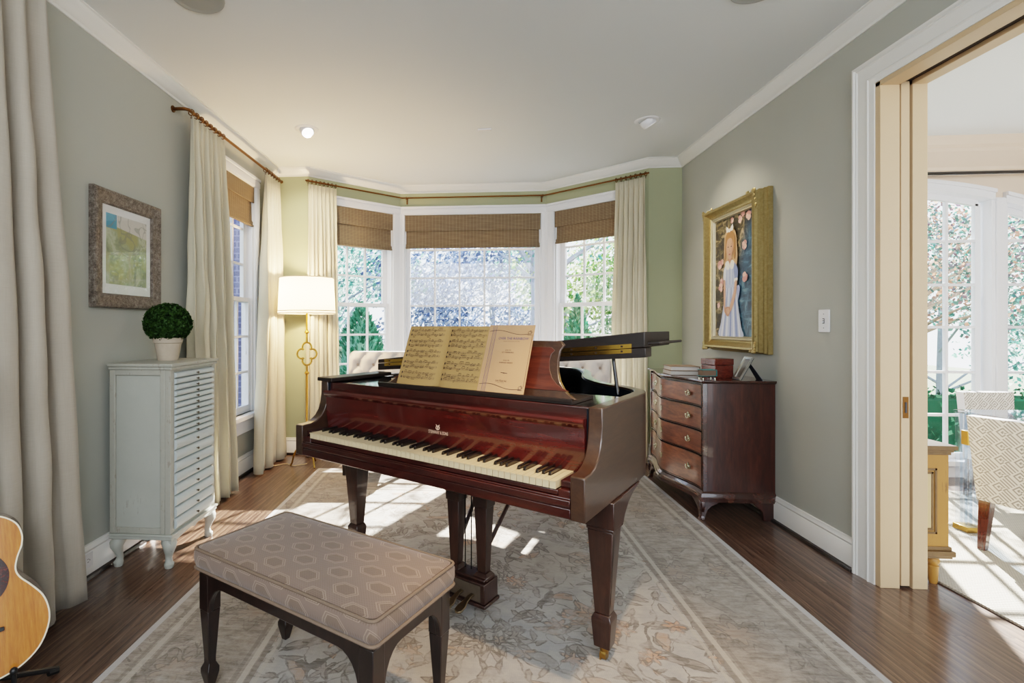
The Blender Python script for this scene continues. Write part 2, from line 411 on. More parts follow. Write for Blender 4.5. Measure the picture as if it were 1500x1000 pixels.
M['guitar_side'] = mahog('guitar rosewood side', ('#2b130b', '#4a2214', '#5f3220'), scale=(4, 4, 20))
M['tortoise'] = mahog('tortoiseshell', ('#160806', '#30100b', '#6b2517'), scale=(18, 18, 18), dist=2)
M['binding'] = simple('cream binding', '#e6dcc2', .4)
M['rubber'] = simple('black stand metal', '#141517', .45)
def brick():
    k = N('blue-shaded brick'); b = k.n('ShaderNodeTexBrick'); v = k.sep(k.tc('Object')); k.put(b.inputs['Vector'], k.comb(v[0], v[2], 0))
    b.inputs['Scale'].default_value = 1; b.inputs['Brick Width'].default_value = .22; b.inputs['Row Height'].default_value = .075; b.inputs['Mortar Size'].default_value = .008
    b.inputs['Color1'].default_value = lin('#474d78'); b.inputs['Color2'].default_value = lin('#3a4068'); b.inputs['Mortar'].default_value = lin('#6d739a')  # blue of the shaded face is put into the brick colours
    return k.done(k.pbr(b.outputs['Color'], .9))
M['brick'] = brick()
M['grass'] = simple('lawn', '#46573a', .95, var=.35, vscale=5)
M['bark'] = simple('grey bark', '#8d93a6', .9, var=.3, vscale=20, bump=.6)
M['bark_tan'] = simple('tan bark', '#a08f7d', .9, var=.3, vscale=20)
def rugmat():
    k = N('faded oushak rug'); v = k.tc('Object'); s = k.sep(v)
    ax, ay = k.ma('ABSOLUTE', s[0]), k.ma('ABSOLUTE', s[1])
    d = k.ma('MINIMUM', k.ma('SUBTRACT', 1.375, ax), k.ma('SUBTRACT', 1.83, ay))
    sym = k.comb(ax, s[1], 0)                                     # motifs mirror across the long axis
    def warp(src, sc, amt, loc=(0, 0, 0)):
        wob = k.noise(k.map(src, loc=loc), sc, 3, .6, 0, True)
        x = k.n('ShaderNodeVectorMath', operation='MULTIPLY_ADD'); k.put(x.inputs[0], wob); x.inputs[1].default_value = (amt, amt, 0); k.put(x.inputs[2], src); return x.outputs[0]
    w = warp(sym, 6, .05)
    src = warp(w, 30, .016, (3, 1, 0))
    st = lambda f, a, b: k.ramp(f, [(a, (0, 0, 0)), (b, (1, 1, 1))])
    near = lambda f, c, wd: k.ma('LESS_THAN', k.ma('ABSOLUTE', k.ma('SUBTRACT', f, c)), wd)
    lt = lambda a, b: k.ma('LESS_THAN', a, b)
    mul = lambda a, b: k.ma('MULTIPLY', a, b)
    mx = lambda a, b: k.ma('MAXIMUM', a, b)
    worn = st(k.noise(k.map(v, loc=(7, 3, 0)), 5, 5, .75), .36, .56)          # where the pile is left
    wornb = st(k.noise(k.map(v, (2, 14, 1)), 5, 5, .75), .36, .62)
    def cells(sc, rnd, loc=(0, 0, 0)):
        sv = k.map(src, loc=loc); x = k.n('ShaderNodeTexVoronoi'); k.put(x.inputs['Vector'], sv); x.inputs['Scale'].default_value = sc; x.inputs['Randomness'].default_value = rnd
        q = k.n('ShaderNodeVectorMath', operation='SUBTRACT'); k.put(q.inputs[0], sv); k.put(q.inputs[1], x.outputs['Position']); e = k.sep(q.outputs[0]); col = k.sep(x.outputs['Color'])
        r = k.ma('SQRT', k.ma('ADD', mul(e[0], e[0]), mul(e[1], e[1]))); th = k.ma('ADD', k.ma('ARCTAN2', e[1], e[0]), mul(col[0], 6.28))
        return r, th, col
    def flower(c_, R_, n, dep):
        r, th, col = c_; e = mul(R_, k.ma('ADD', 1 - dep, mul(k.ma('COSINE', mul(th, n)), dep))); return lt(r, e), near(k.ma('SUBTRACT', r, e), 0, .0055)
    def leaf(c_, L, Wd):
        r, th, col = c_; x = mul(r, k.ma('COSINE', th)); y = mul(r, k.ma('SINE', th)); t = k.ma('DIVIDE', x, L)
        e = mul(Wd, k.ma('SUBTRACT', 1, mul(t, t))); ay_ = k.ma('ABSOLUTE', k.ma('SUBTRACT', y, mul(mul(t, t), Wd * .8)))
        return lt(ay_, e), near(k.ma('SUBTRACT', ay_, e), 0, .0035)
    A = cells(2.1, .55); B = cells(3.9, .8, (1.3, .7, 0)); Cc = cells(5.6, .95, (2.2, .4, 0)); D = cells(9.5, 1, (.6, 3.1, 0))
    a1, o1 = flower(A, .135, 8, .22); a2, o2 = flower(A, .080, 8, .25); a3, o3 = flower(A, .036, 5, .3)
    b1, p1 = flower(B, .052, 6, .3); l1, q1 = leaf(Cc, .085, .026); l2, q2 = leaf(D, .045, .012)
    n1 = k.noise(src, 3.1, 1, .5, .3); n2 = k.noise(k.map(src, loc=(5, 2, 0)), 4.3, 1, .5, .3); stems = mx(near(n1, .5, .006), near(n2, .47, .006))
    cool = st(k.noise(v, .9, 2, .6), .38, .62)
    base = k.mix(cool, lin('#a39b90'), lin('#9a9a9a')); base = k.mix(mul(st(k.noise(v, 9, 5, .7), .4, .62), .5), base, lin('#bfb9af'))
    warm = st(k.noise(k.map(v, loc=(3.2, 7, 0)), 1.3, 2), .46, .58)
    hue = k.ma('GREATER_THAN', A[2][1], .5); hueb = k.ma('GREATER_THAN', B[2][1], .45)
    f = k.mix(mul(mul(l1, worn), .75), base, k.mix(k.ma('GREATER_THAN', Cc[2][2], .6), lin('#7d756c'), k.mix(warm, lin('#957d69'), lin('#b98257'))))
    f = k.mix(mul(mul(l2, worn), .7), f, lin('#6f675e'))
    f = k.mix(mul(mul(a1, worn), .7), f, k.mix(hue, lin('#8c847b'), k.mix(warm, lin('#a08a78'), lin('#c08355'))))
    f = k.mix(mul(mul(a2, worn), .7), f, k.mix(hue, lin('#b3aca1'), lin('#8b7d70'))); f = k.mix(mul(mul(a3, worn), .8), f, k.mix(warm, lin('#9f8a77'), lin('#cf7f45')))
    f = k.mix(mul(mul(b1, worn), .8), f, k.mix(hueb, lin('#8a8178'), k.mix(warm, lin('#ac8d76'), lin('#cc7f48'))))
    line = mx(mx(mx(o1, o2), mx(o3, p1)), mx(mx(q1, q2), mul(stems, k.ma('SUBTRACT', 1, a1))))
    f = k.mix(mul(mul(line, worn), .85), f, lin('#4a423d'))
    bd = k.mix(st(k.noise(k.map(v, (3, 5, 1)), 4, 5, .75), .36, .62), lin('#6d6359'), lin('#a0978c'))
    bd = k.mix(mul(mul(mx(a1, l1), worn), .5), bd, lin('#665a50')); bd = k.mix(mul(mul(a2, worn), .5), bd, lin('#a08a76'))
    bd = k.mix(mul(mul(mx(mx(o1, o2), mx(q1, p1)), worn), .7), bd, lin('#473e38'))
    c = k.mix(k.ma('LESS_THAN', d, .52), f, bd)
    for p, wd, col, a_ in ((.53, .010, '#665c52', .8), (.505, .011, '#b9b0a3', .8), (.555, .008, '#b5ad a0'.replace(' ', ''), .6), (.475, .008, '#665c52', .6), (.135, .008, '#665c52', .7), (.105, .012, '#b3aa9d', .7), (.078, .006, '#665c52', .7), (.0, .028, '#b3b1b2', .9)):
        c = k.mix(k.ma('MULTIPLY', near(d, p, wd), a_), c, lin(col))
    c = k.mix(k.ma('MULTIPLY', wornb, .32), c, lin('#bdb8b0'))
    pile = k.ma('MULTIPLY', k.wave(v, 45, 3, 'X', 'SIN', 2, 6), k.wave(v, 34, 3, 'Y', 'SIN', 2, 6)); grit = k.noise(v, 120, 3, .7)
    c = k.mix(k.ma('MULTIPLY', st(k.ma('ADD', k.ma('MULTIPLY', pile, .4), k.ma('MULTIPLY', grit, .6)), .3, .75), .5), k.mix(.25, c, lin('#6b635b')), c)
    return k.done(k.pbr(c, .95, normal=k.bump(grit, .4, .004), spec=.1, sheen=.1))
M['rug'] = rugmat()
def basket():
    k = N('pale basketweave rug'); v = k.tc('Object')
    a = k.wave(v, 26, 0, 'X'); b = k.wave(v, 20, 0, 'Y'); f = k.ma('MULTIPLY', a, b); c = k.mix(f, lin('#a8a296'), lin('#d8d2c6'))
    return k.done(k.pbr(c, .95, normal=k.bump(f, .6, .006), spec=.1))
M['basket'] = basket()
# ================================================================ the setting
XL, XR, H = -1.86, 1.94, 2.75
YF = 4.815                      # short flat back walls
PA, PB, PC, PD, PE, PF, PG, PH = (XL, -1.8), (XL, YF), (-1.533, YF), (-.731, 5.535), (.839, 5.535), (1.646, YF), (XR, YF), (XR, -1.8)
DX, DY = 2.14, 4.52             # dining side of the right wall, dining back wall
def frame(p, q):
    d = Vector((q[0] - p[0], q[1] - p[1])); L = d.length; a = math.atan2(d.y, d.x)
    return Matrix.Translation((p[0], p[1], 0)) @ Matrix.Rotation(a, 4, 'Z'), L
def place(o, Mx): o.matrix_world = Mx; return o
def wall(name, p, q, holes=(), mat='wall', th=.14, h=H, x0=0, x1=None):
    Mx, L = frame(p, q); mb = MB(); x = x0; L = x1 if x1 is not None else L
    for a, b, z0, z1 in sorted(holes):
        mb.box(x, a, 0, th, 0, h)
        if z0 > 0: mb.box(a, b, 0, th, 0, z0)
        mb.box(a, b, 0, th, z1, h); x = b
    mb.box(x, L, 0, th, 0, h)
    o = mb.build(name, M[mat]); o.matrix_world = Mx; return struct(o)
ZS, ZH = .50, 2.435              # sill and head of the window openings
wall('wall_left', PA, PB, [(5.42, 6.12, ZS, ZH)], th=.10)
wall('wall_back_left', PB, PC, mat='wall_back', x0=-.16)
wall('wall_bay_left', PC, PD, [(.195, .975, ZS, ZH)], 'wall_back')
wall('wall_bay_center', PD, PE, [(.05, 1.507, ZS, ZH)], 'wall_back')
wall('wall_bay_right', PE, PF, [(.103, .883, ZS, ZH)], 'wall_back')
wall('wall_back_right', PF, PG, mat='wall_back', x1=.36)
wall('wall_right', PG, PH, [(YF - 2.6, YF - .3, 0, 2.385)], th=.2)
# unseen rear wall, added to dim rear light; its opening is shaped to let some in
wall('wall_rear', (XR, -1.8), (XL, -1.8), [(.25, 1.75, 0, 2.35)], th=.14)
mb = MB()
mb.prism([(XL - .2, -1.8), (XL - .2, YF + .1), PC, PD, PE, PF, (XR, YF + .1), (2.2, YF), (2.2, DY + .1), (6.4, DY + .1), (6.4, -1.8)], 'z', -.12, 0)
struct(mb.build('floor', M['floor']))
mb = MB(); mb.prism([(XL - .2, -1.8), (XL - .2, YF + .1), (PC[0] - .1, PC[1] + .1), (PD[0] - .05, PD[1] + .15), (PE[0] + .05, PE[1] + .15), (PF[0] + .1, PF[1] + .1), (XR + .1, YF + .1), (XR + .1, -1.8)], 'z', H, H + .1)
struct(mb.build('ceiling', M['ceil']))
# crown moulding and baseboards
crown = [(0, 2.672), (.008, 2.672), (.012, 2.684), (.022, 2.69), (.034, 2.706), (.05, 2.724), (.058, 2.732), (.062, 2.742), (.072, 2.745), (.072, 2.7502), (0, 2.7502)]
mb = MB(); sweep(mb, [PA, PB, PC, PD, PE, PF, PG, PH], crown); struct(mb.build('trim_1', M['trim']))
base = [(0, 0), (.017, 0), (.017, .122), (.013, .128), (.016, .138), (.009, .152), (.009, .16), (0, .162)]
shoe = [(.017, 0), (.034, 0), (.033, .008), (.028, .016), (.017, .02)]
def baseboard(name, path):
    mb = MB(); sweep(mb, path, base, 0); sweep(mb, path, shoe, 1); return struct(mb.build(name, [M['trim'], M['bench_leg']]))
baseboard('baseboard_left', [PA, PB, PC, PD, PE, PF, PG, (XR, 2.722)])
baseboard('baseboard_right', [(XR, .18), PH])

# ---------------------------------------------------------------- windows
def window(name, p, q, a, b, cols, rows_top, rows_low, casing_l, casing_r, meet=1.455, fixed=False, depth=.14, zs=ZS, apron=True, yl=.045, yu=.085):
    """opening a..b along the wall p->q; double-hung unless fixed; casing widths at each side"""
    Mx, L = frame(p, q)
    w = MB(); d0 = -.022
    # casing with a stepped face
    for x0, x1 in ((a - casing_l, a), (b, b + casing_r)):
        if x1 - x0 > .005:
            w.box(x0, x1, d0, .002, zs - .02, ZH + .005)
            if x1 - x0 > .05: w.box(x0 + .012, x1 - .012, d0 - .006, d0, zs - .02, ZH)
    w.box(a - casing_l, b + casing_r, d0, .002, ZH, 2.525); w.box(a - casing_l, b + casing_r, d0 - .014, d0, 2.503, 2.525)
    w.box(a - casing_l, b + casing_r, d0 - .006, d0, ZH + .012, 2.492)
    # jamb lining, stool and apron
    w.box(a, a + .015, 0, depth, zs, ZH); w.box(b - .015, b, 0, depth, zs, ZH); w.box(a, b, 0, depth, ZH - .015, ZH)
    w.box(a - casing_l - .01, b + casing_r + .01, -.06, depth + .03, zs - .035, zs)
    if apron: w.box(a - casing_l, b + casing_r, d0, .002, zs - .15, zs - .035)
    fr = struct(w.build(name, M['sash'], bevel=.003)); fr.matrix_world = Mx
    A, B = a + .015, b - .015
    def sash(nm, x0, x1, z0, z1, y, nx, rows, st, rt, rb):
        s = MB(); t = .034
        s.box(x0, x0 + st, y, y + t, z0, z1); s.box(x1 - st, x1, y, y + t, z0, z1)
        s.box(x0 + st, x1 - st, y, y + t, z0, z0 + rb); s.box(x0 + st, x1 - st, y, y + t, z1 - rt, z1)
        g0, g1 = x0 + st, x1 - st
        for i in range(1, nx):
            c = g0 + (g1 - g0) * i / nx; s.box(c - .010, c + .010, y + .004, y + t - .006, z0 + rb, z1 - rt)
        for z in rows: s.box(g0, g1, y + .0055, y + t - .0075, z - .010, z + .010)
        o = s.build(nm, M['sash'], fr, bevel=.002)
        g = MB(); g.box(g0, g1, y + .014, y + .018, z0 + rb, z1 - rt); gl = g.build('pane', M['glass'], o)
        return o
    if fixed:
        sash('sash', A, B, zs, ZH - .015, .05, cols, rows_top, .04, .05, .06)
    else:
        sash('lower_sash', A, B, zs, meet + .02, yl, cols, rows_low, .038, .036, .06)
        sash('upper_sash', A, B, meet - .02, ZH - .015, yu, cols, rows_top, .052, .05, .036)
    return fr
window('window_1', PA, PB, 5.42, 6.12, 3, (1.76, 2.065), (1.145, .845), .09, .09, depth=.10, yl=.018, yu=.056)
window('window_2', PC, PD, .195, .975, 3, (1.757, 2.062), (1.145, .847), .06, .0855)
window('window_3', PD, PE, .05, 1.507, 5, (2.064, 1.759, 1.455, 1.149, .845), (), .035, .048, fixed=True)
window('window_4', PE, PF, .103, .883, 3, (1.757, 2.062), (1.145, .847), .0855, .06)
# corner posts of the bay (painted trim filling the mitres between the casings)
for i, (p, ang) in enumerate(((PD, 21), (PE, -21))):
    mb = MB(); mb.prism([(-.028, .01), (.028, .01), (.020, -.030), (-.020, -.030)], 'z', ZS - .15, 2.525)
    o = mb.build('trim_%d' % (i + 2), M['sash']); o.location = (p[0], p[1], 0); o.rotation_euler.z = R(ang); struct(o)

# ---------------------------------------------------------------- cased opening with a pocket door
mb = MB()
cas = [(0, 0), (.006, .026), (.016, .026), (.022, .017), (.028, .022), (.034, .017), (.088, .014), (.094, .019), (.100, .014), (.108, .012), (.125, .010), (.125, 0)]
ya, yb, zt = 2.602, .298, 2.387
def casing(mb, xw, sgn):
    # three-sided architrave: profile offset (out, proud) mitred round the opening in the plane x = xw
    W = .125
    pts = []
    for o, pr in cas:
        e = W - o
        pts.append([(xw + sgn * pr, ya + e, 0), (xw + sgn * pr, ya + e, zt + e), (xw + sgn * pr, yb - e, zt + e), (xw + sgn * pr, yb - e, 0)])
    rings = [[pts[k][i] for k in range(len(cas))] for i in range(4)]
    mb.loft(rings)
casing(mb, XR, -1); casing(mb, DX, 1)
struct(mb.build('trim_4', M['trim'], smooth=25))
mb = MB()   # split jambs and heads either side of the door pocket
for x0, x1 in ((XR - .004, 2.022), (2.078, DX + .004)):
    mb.box(x0, x1, ya - .03, ya + .004, 0, zt); mb.box(x0, x1, yb - .004, yb + .03, 0, zt); mb.box(x0, x1, yb, ya, zt - .022, zt + .004)
struct(mb.build('trim_5', M['jamb'], bevel=.002))
mb = MB(); mb.box(2.022, 2.078, ya - .012, ya + .004, 0, zt); mb.box(2.022, 2.078, yb, ya, zt - .004, zt + .006)  # dark strips stand in for the shade inside the door pocket
struct(mb.build('trim_6', M['gap']))
d = struct(MB().box(2.029, 2.067, ya - .028, ya + .02, .012, zt - .006).build('door_1', M['jamb'], bevel=.002))
h = MB(); h.box(2.036, 2.060, ya - .0305, ya - .0275, .80, .90); h.box(2.044, 2.052, ya - .0325, ya - .03, .825, .875, 1)
h.build('edge_pull', [M['bronze'], M['slot']], d)

# ---------------------------------------------------------------- dining room shell
def arcz(x, off=0): return 2.33 + off - .15 * (x - 3.42) ** 2
wl = MB(); xs = [2.14 + i * (6.3 - 2.14) / 60 for i in range(61)]
wl.box(2.14, 6.4, DY, DY + .15, 0, .13)
for a, b in zip(xs, xs[1:]):
    z0, z1 = arcz(a, .06) if 2.3 < a < 5.5 else .13, arcz(b, .06) if 2.3 < b < 5.5 else .13
    if a <= 2.3 or b >= 5.5: z0 = z1 = .13
    wl.add([(a, DY, z0), (b, DY, z1), (b, DY, H), (a, DY, H), (a, DY + .15, z0), (b, DY + .15, z1), (b, DY + .15, H), (a, DY + .15, H)],
           [(0, 1, 2, 3), (7, 6, 5, 4), (0, 4, 5, 1)])
struct(wl.build('wall_dining_back', M['dwall'], smooth=0))
struct(MB().box(6.3, 6.4, -1.8, DY + .15, 0, H).build('wall_dining_right', M['dwall']))
struct(MB().prism([(DX - .1, -1.8), (DX - .1, DY + .2), (6.4, DY + .2), (6.4, -1.8)], 'z', H, H + .1).build('ceiling_dining', M['ceil']))
mb = MB(); sweep(mb, [(DX, .0), (DX, DY), (6.3, DY), (6.3, 0)], [(0, 2.46), (.012, 2.46), (.014, 2.49), (.03, 2.5), (.03, 2.525), (.05, 2.55), (.075, 2.6), (.1, 2.63), (.1, 2.66), (.12, 2.68), (.13, 2.7501), (0, 2.7501)])
struct(mb.build('trim_7', M['dwall']))
def arched(name, x0, x1, nx, posts):
    w = MB(); y = DY; seg = 14
    def arcbox(mb, a, b, o0, o1, y0, y1, mi=0):
        P = [a + (b - a) * i / seg for i in range(seg + 1)]
        rings = [[(x, y0, arcz(x, o0)), (x, y1, arcz(x, o0)), (x, y1, arcz(x, o1)), (x, y0, arcz(x, o1))] for x in P]
        mb.loft(rings, mi)
    arcbox(w, x0 - .06, x1 + .06, .03, .115, y - .03, y + .1); arcbox(w, x0 - .06, x1 + .06, .085, .115, y - .045, y - .03)
    for a, b in posts:
        w.box(a, b, y - .02, y + .12, .12, arcz((a + b) / 2, .06)); w.box(a + .025, b - .025, y - .034, y - .02, .12, arcz((a + b) / 2, .05))
    w.box(x0 - .06, x1 + .06, y - .06, y + .16, .10, .14); w.box(x0 - .06, x1 + .06, y - .02, y, 0, .1)
    fr = struct(w.build(name, M['sash'], smooth=30, bevel=.002))
    s = MB(); t0, t1 = y + .05, y + .085
    arcbox(s, x0, x1, -.02, .035, t0, t1); s.box(x0, x1, t0, t1, .14, .185)
    for a, b in ((x0 - .02, x0 + .022), (x1 - .022, x1 + .02)): s.box(a, b, t0, t1, .14, arcz((a + b) / 2))
    for i in range(1, nx):
        c = x0 + (x1 - x0) * i / nx; s.box(c - .011, c + .011, t0 + .004, t1 - .004, .18, arcz(c))
    for z in (1.936, 1.575, 1.224, .852, .496): s.box(x0, x1, t0 + .0055, t1 - .0055, z - .011, z + .011)
    so = s.build('sash', M['sash'], fr)
    g = MB(); P = [x0 + (x1 - x0) * i / seg for i in range(seg + 1)]
    g.loft([[(x, t0 + .014, .17), (x, t0 + .018, .17), (x, t0 + .018, arcz(x)), (x, t0 + .014, arcz(x))] for x in P]); g.build('pane', M['glass'], so)
    return fr
arched('window_5', 3.25, 4.195, 4, ((3.13, 3.24), (4.235, 4.355)))
arched('window_6', 4.395, 5.34, 4, ((5.36, 5.48),))
arched('window_7', 2.33, 3.09, 3, ((2.26, 2.31),))
# ---------------------------------------------------------------- outside
mb = MB(); mb.box(-14, 20, 5.75, 40, -.55, -.45); mb.box(-14, -2.1, -4, 5.75, -.55, -.45)
struct(mb.build('ground_outside', M['grass']))
struct(MB().box(-6.5, -2.55, 0, .2, -.45, 4.2).build('wall_outside_brick', M['brick'], loc=(0, 6.4, 0)))
# ================================================================ grand piano
piano = thing('grand_piano', 'mahogany baby grand piano with its lid propped low and front flap folded back', 'piano', (-.2385, 2.075, 0), R(-33.5))
W = .734
right = [(W, .165), (W, .40), (W, .62), (.727, .72), (.69, .81), (.605, .895), (.505, .965), (.42, 1.05), (.34, 1.17), (.27, 1.32), (.21, 1.48), (.14, 1.63), (.05, 1.745), (-.08, 1.815), (-.25, 1.835), (-.42, 1.815), (-.56, 1.745), (-.66, 1.62), (-.715, 1.45), (-W, 1.25), (-W, .8), (-W, .165)]
outer = catmull(right, 5)
def strip_rim(mb, path, t, z0, z1, mi=0):
    inn = offset2(path, t, closed=False)
    rings = [[(o[0], o[1], z0), (o[0], o[1], z1), (i[0], i[1], z1), (i[0], i[1], z0)] for o, i in zip(path, inn)]
    mb.loft(rings, mi)
# case: bent rim plus the two arms that sweep down to the key level
arc = [(.0, .598), (.0, .742), (.012, .746), (.055, .747), (.092, .758), (.122, .778), (.143, .806), (.156, .842), (.162, .88), (.163, .948), (.2, .598)]
tops = [(y, z) for y, z in arc[1:-1] if y < .17]                 # arm profile from the key level up to the rim
full = [(W, y) for y, z in tops] + [p for p in outer if p[1] > .17 or abs(p[0]) < .73] + [(-W, y) for y, z in tops[::-1]]
zt_ = [z for y, z in tops] + [.948] * (len(full) - 2 * len(tops)) + [z for y, z in tops[::-1]]
inn_ = offset2(full, .05, closed=False); mb = MB()
mb.loft([[(o[0], o[1], .598), (o[0], o[1], z), (i[0], i[1], z), (i[0], i[1], .598)] for o, i, z in zip(full, inn_, zt_)])
mb.build('case', M['piano_side'], piano, bevel=.004, smooth=40)
# keybed underside, keyslip, key blocks
mb = MB(); mb.box(-W + .05, W - .05, .006, .66, .598, .632); mb.build('keybed', M['piano'], piano, bevel=.002)
mb = MB(); mb.box(-W + .05, W - .05, .004, .03, .632, .668); mb.box(-W + .05, W - .05, -.003, .006, .64, .662); mb.box(-.632, .638, .012, .028, .668, .686); mb.box(-W + .05, W - .05, .001, .012, .600, .634)
mb.build('keyslip', M['piano'], piano, bevel=.003)
for x0, x1 in ((-W + .05, -.632), (.638, W - .05)):
    b = MB(); b.box(x0, x1, .008, .165, .632, .692); b.box(x0, x1, .03, .15, .692, .716); b.build('key_block', M['piano'], piano, bevel=.004)
# keys
kw = 1.262 / 52; k0 = -.6285; proto = {}
names = 'ABCDEFG'
def white(shape):
    l, r = shape; b = MB(); e = .0012
    x0, x1 = e, kw - e; y0, ym, y1 = .004, .055, .158
    xa = x0 + (.0065 if l else 0); xb = x1 - (.0065 if r else 0)
    poly = [(x0, y0), (x1, y0), (x1, ym), (xb, ym), (xb, y1), (xa, y1), (xa, ym), (x0, ym)]
    poly = [p for i, p in enumerate(poly) if i == 0 or (abs(p[0] - poly[i - 1][0]) + abs(p[1] - poly[i - 1][1])) > 1e-6]
    b.prism(poly, 'z', .690, .716); b.box(x0, x1, -.001, y0, .7145, .7165)
    return b
shapes = {'A': (1, 1), 'B': (1, 0), 'C': (0, 1), 'D': (1, 1), 'E': (1, 0), 'F': (0, 1), 'G': (1, 1)}
for i in range(52):
    n = names[i % 7]; sh = shapes[n]
    if i == 0: sh = (0, 1)
    if i == 51: sh = (0, 0)
    if sh not in proto: o = proto[sh] = white(sh).build('white_key', M['ivory'], piano, smooth=0)
    else: o = dup(proto[sh], piano)
    o.location = (k0 + i * kw, 0, 0)
bk = None
for i in range(51):
    n = names[i % 7]
    if n in 'BE': continue
    if bk is None:
        b = MB(); h = .0052
        b.loft([[(-h, .062, .714), (h, .062, .714), (h, .062, .722), (-h, .062, .722)], [(-h, .062, .714), (h, .062, .714), (h * .86, .069, .7275), (-h * .86, .069, .7275)], [(-h, .158, .714), (h, .158, .714), (h * .82, .158, .7295), (-h * .82, .158, .7295)]])
        bk = b.build('black_key', M['ebony'], piano, bevel=.001); o = bk
    else: o = dup(bk, piano)
    o.location = (k0 + (i + 1) * kw, 0, 0)
# fallboard, open, with rolled lip; lettering inlaid
mb = MB()
mb.prism([(.160, .700), (.158, .735), (.150, .775), (.147, .83), (.146, .872), (.136, .880), (.128, .889), (.127, .898), (.134, .906), (.150, .908), (.178, .904), (.178, .700)], 'x', -.676, .676)
fall = mb.build('fallboard', M['fallboard'], piano, smooth=40)
L_ = MB()
def inlay(txt, size, cx, cz, xs=1.0):
    vs, fs = text_mesh(txt, size, 'CENTER', xs)
    def yy(z): return .1455 + (.0005 if z > .83 else (.83 - z) / .055 * .003)
    L_.add([(cx + x, yy(cz + z) - .0012, cz + z) for x, z in vs], fs)
inlay('STEINWAY & SONS', .0195, .038, .772, .62)
# small lyre emblem above the name
ex, ez, ey = .038, .801, .1445
def emb(pts, r): L_.tube([(ex + x, ey, ez + z) for x, z in pts], r, 6)
emb([(-.003, -.009), (-.0085, -.006), (-.0095, 0), (-.006, .004), (-.006, .008), (-.009, .0115)], .0012); emb([(.003, -.009), (.0085, -.006), (.0095, 0), (.006, .004), (.006, .008), (.009, .0115)], .0012)
emb([(-.006, .006), (.006, .006)], .0011); emb([(-.0045, -.0095), (.0045, -.0095)], .0016)
for q in (-.003, 0, .003): emb([(q, -.009), (q, .0065)], .0007)
L_.build('lettering', M['inlay'], fall, smooth=0)
# front rail behind the fallboard and the glossy deck on which the music desk slides
mb = MB(); mb.box(-.684, .684, .178, .205, .86, .944); mb.build('front_rail', M['piano'], piano, bevel=.003)
mb = MB(); mb.box(-.684, .684, .200, .52, .930, .9445); mb.box(-.684, -.684 + .05, .52, .62, .93, .9445); mb.build('deck', M['black'], piano, bevel=.002)
mb = MB(); mb.box(-W - .012, -.635, .146, .60, .948, .968); mb.build('lid_hinge_rail', M['darklid'], piano, bevel=.004)
# inside: inner rim lining, soundboard, iron plate, strings
mb = MB(); inn = offset2(outer, .0505, closed=False); strip_rim(mb, inn, .006, .70, .940); mb.build('inner_rim', M['iron'], piano, smooth=40)
inn2 = offset2(outer, .056, closed=False); poly = [(x, max(y, .5)) for x, y in inn2]
mb = MB(); mb.prism(poly, 'z', .70, .715); mb.build('soundboard', M['darklid'], piano, smooth=0)
mb = MB(); pl = offset2(outer, .075, closed=False); pl = [(x, max(y, .525)) for x, y in pl]
pin = offset2(pl, .10, closed=True)
n = len(pl); mb.loft([[(a[0], a[1], .79), (a[0], a[1], .80), (b[0], b[1], .80), (b[0], b[1], .79)] for a, b in zip(pl, pin)], loop=True)
for a, b in (((-.45, .6), (-.42, 1.72)), ((-.12, .6), (-.2, 1.74)), ((.2, .6), (-.0, 1.7)), ((.45, .6), (.3, 1.15))):
    mb.tube([(a[0], a[1], .81), (b[0], b[1], .81)], .018, 6)
mb.box(-.66, .66, .525, .66, .79, .805)
mb.build('cast_plate', M['iron'], piano)
mb = MB()
for i in range(44):
    t = i / 43; x = -.62 + 1.25 * t; ye = 1.68 - 1.0 * max(0, t - .25) ** .8
    mb.tube([(x, .6, .818), (x - .10 * (1 - t), max(.75, ye), .818)], .0012, 4)
mb.build('strings', M['steel'], piano); bpy.data.objects['strings']['kind'] = 'stuff'
# lid: main panel hinged on the bass side, raised a little; flap folded back on top
sl = math.tan(R(4.95)); xh, zh = -.75, .972
def lz(x): return zh + (x - xh) * sl
lo = offset2(outer, -.022, closed=False); lo = [(x, y) for x, y in lo if y >= .625]
lo = [(lo[0][0], .612)] + lo + [(lo[-1][0], .612)]
def slab(mb, poly, a, b, mi=0):
    fb_ = b if callable(b) else (lambda x: b)
    vs = [(x, y, lz(x) + a) for x, y in poly] + [(x, y, lz(x) + fb_(x)) for x, y in poly]; n = len(poly)
    mb.add(vs, [tuple(range(n))[::-1], tuple(range(n, 2 * n))] + [(i, (i + 1) % n, n + (i + 1) % n, n + i) for i in range(n)], mi)
mb = MB(); slab(mb, lo, 0, .040); mb.build('lid', M['darklid'], piano, bevel=.003)
mb = MB(); slab(mb, [(-.755, .612), (.752, .612), (.752, 1.03), (-.755, 1.03)], .0415, lambda x: .064 + .042 * (x + .755) / 1.507); slab(mb, [(-.77, .66), (.80, .66), (.80, 1.06), (-.77, 1.06)], .050, .062)
mb.build('front_lid_flap', M['darklid'], piano, bevel=.004)
def hingestrip(a, b):
    m = MB(); slab(m, [(-.70, .6085), (.70, .6085), (.70, .6125), (-.70, .6125)], a, b, 0)
    for i in range(13):
        x = -.66 + i * .11; m.box(x - .004, x + .004, .6072, .609, lz(x) + (a + b) / 2 - .0035, lz(x) + (a + b) / 2 + .0035, 1)
    return m.build('piano_hinge', [M['gold'], M['gap']], piano)
hingestrip(.022, .0395); hingestrip(.0425, .060)
mb = MB(); mb.tube([(.609, .72, .925), (.585, .73, lz(.585) + .004)], .0085, 8); mb.build('lid_prop', M['black'], piano)
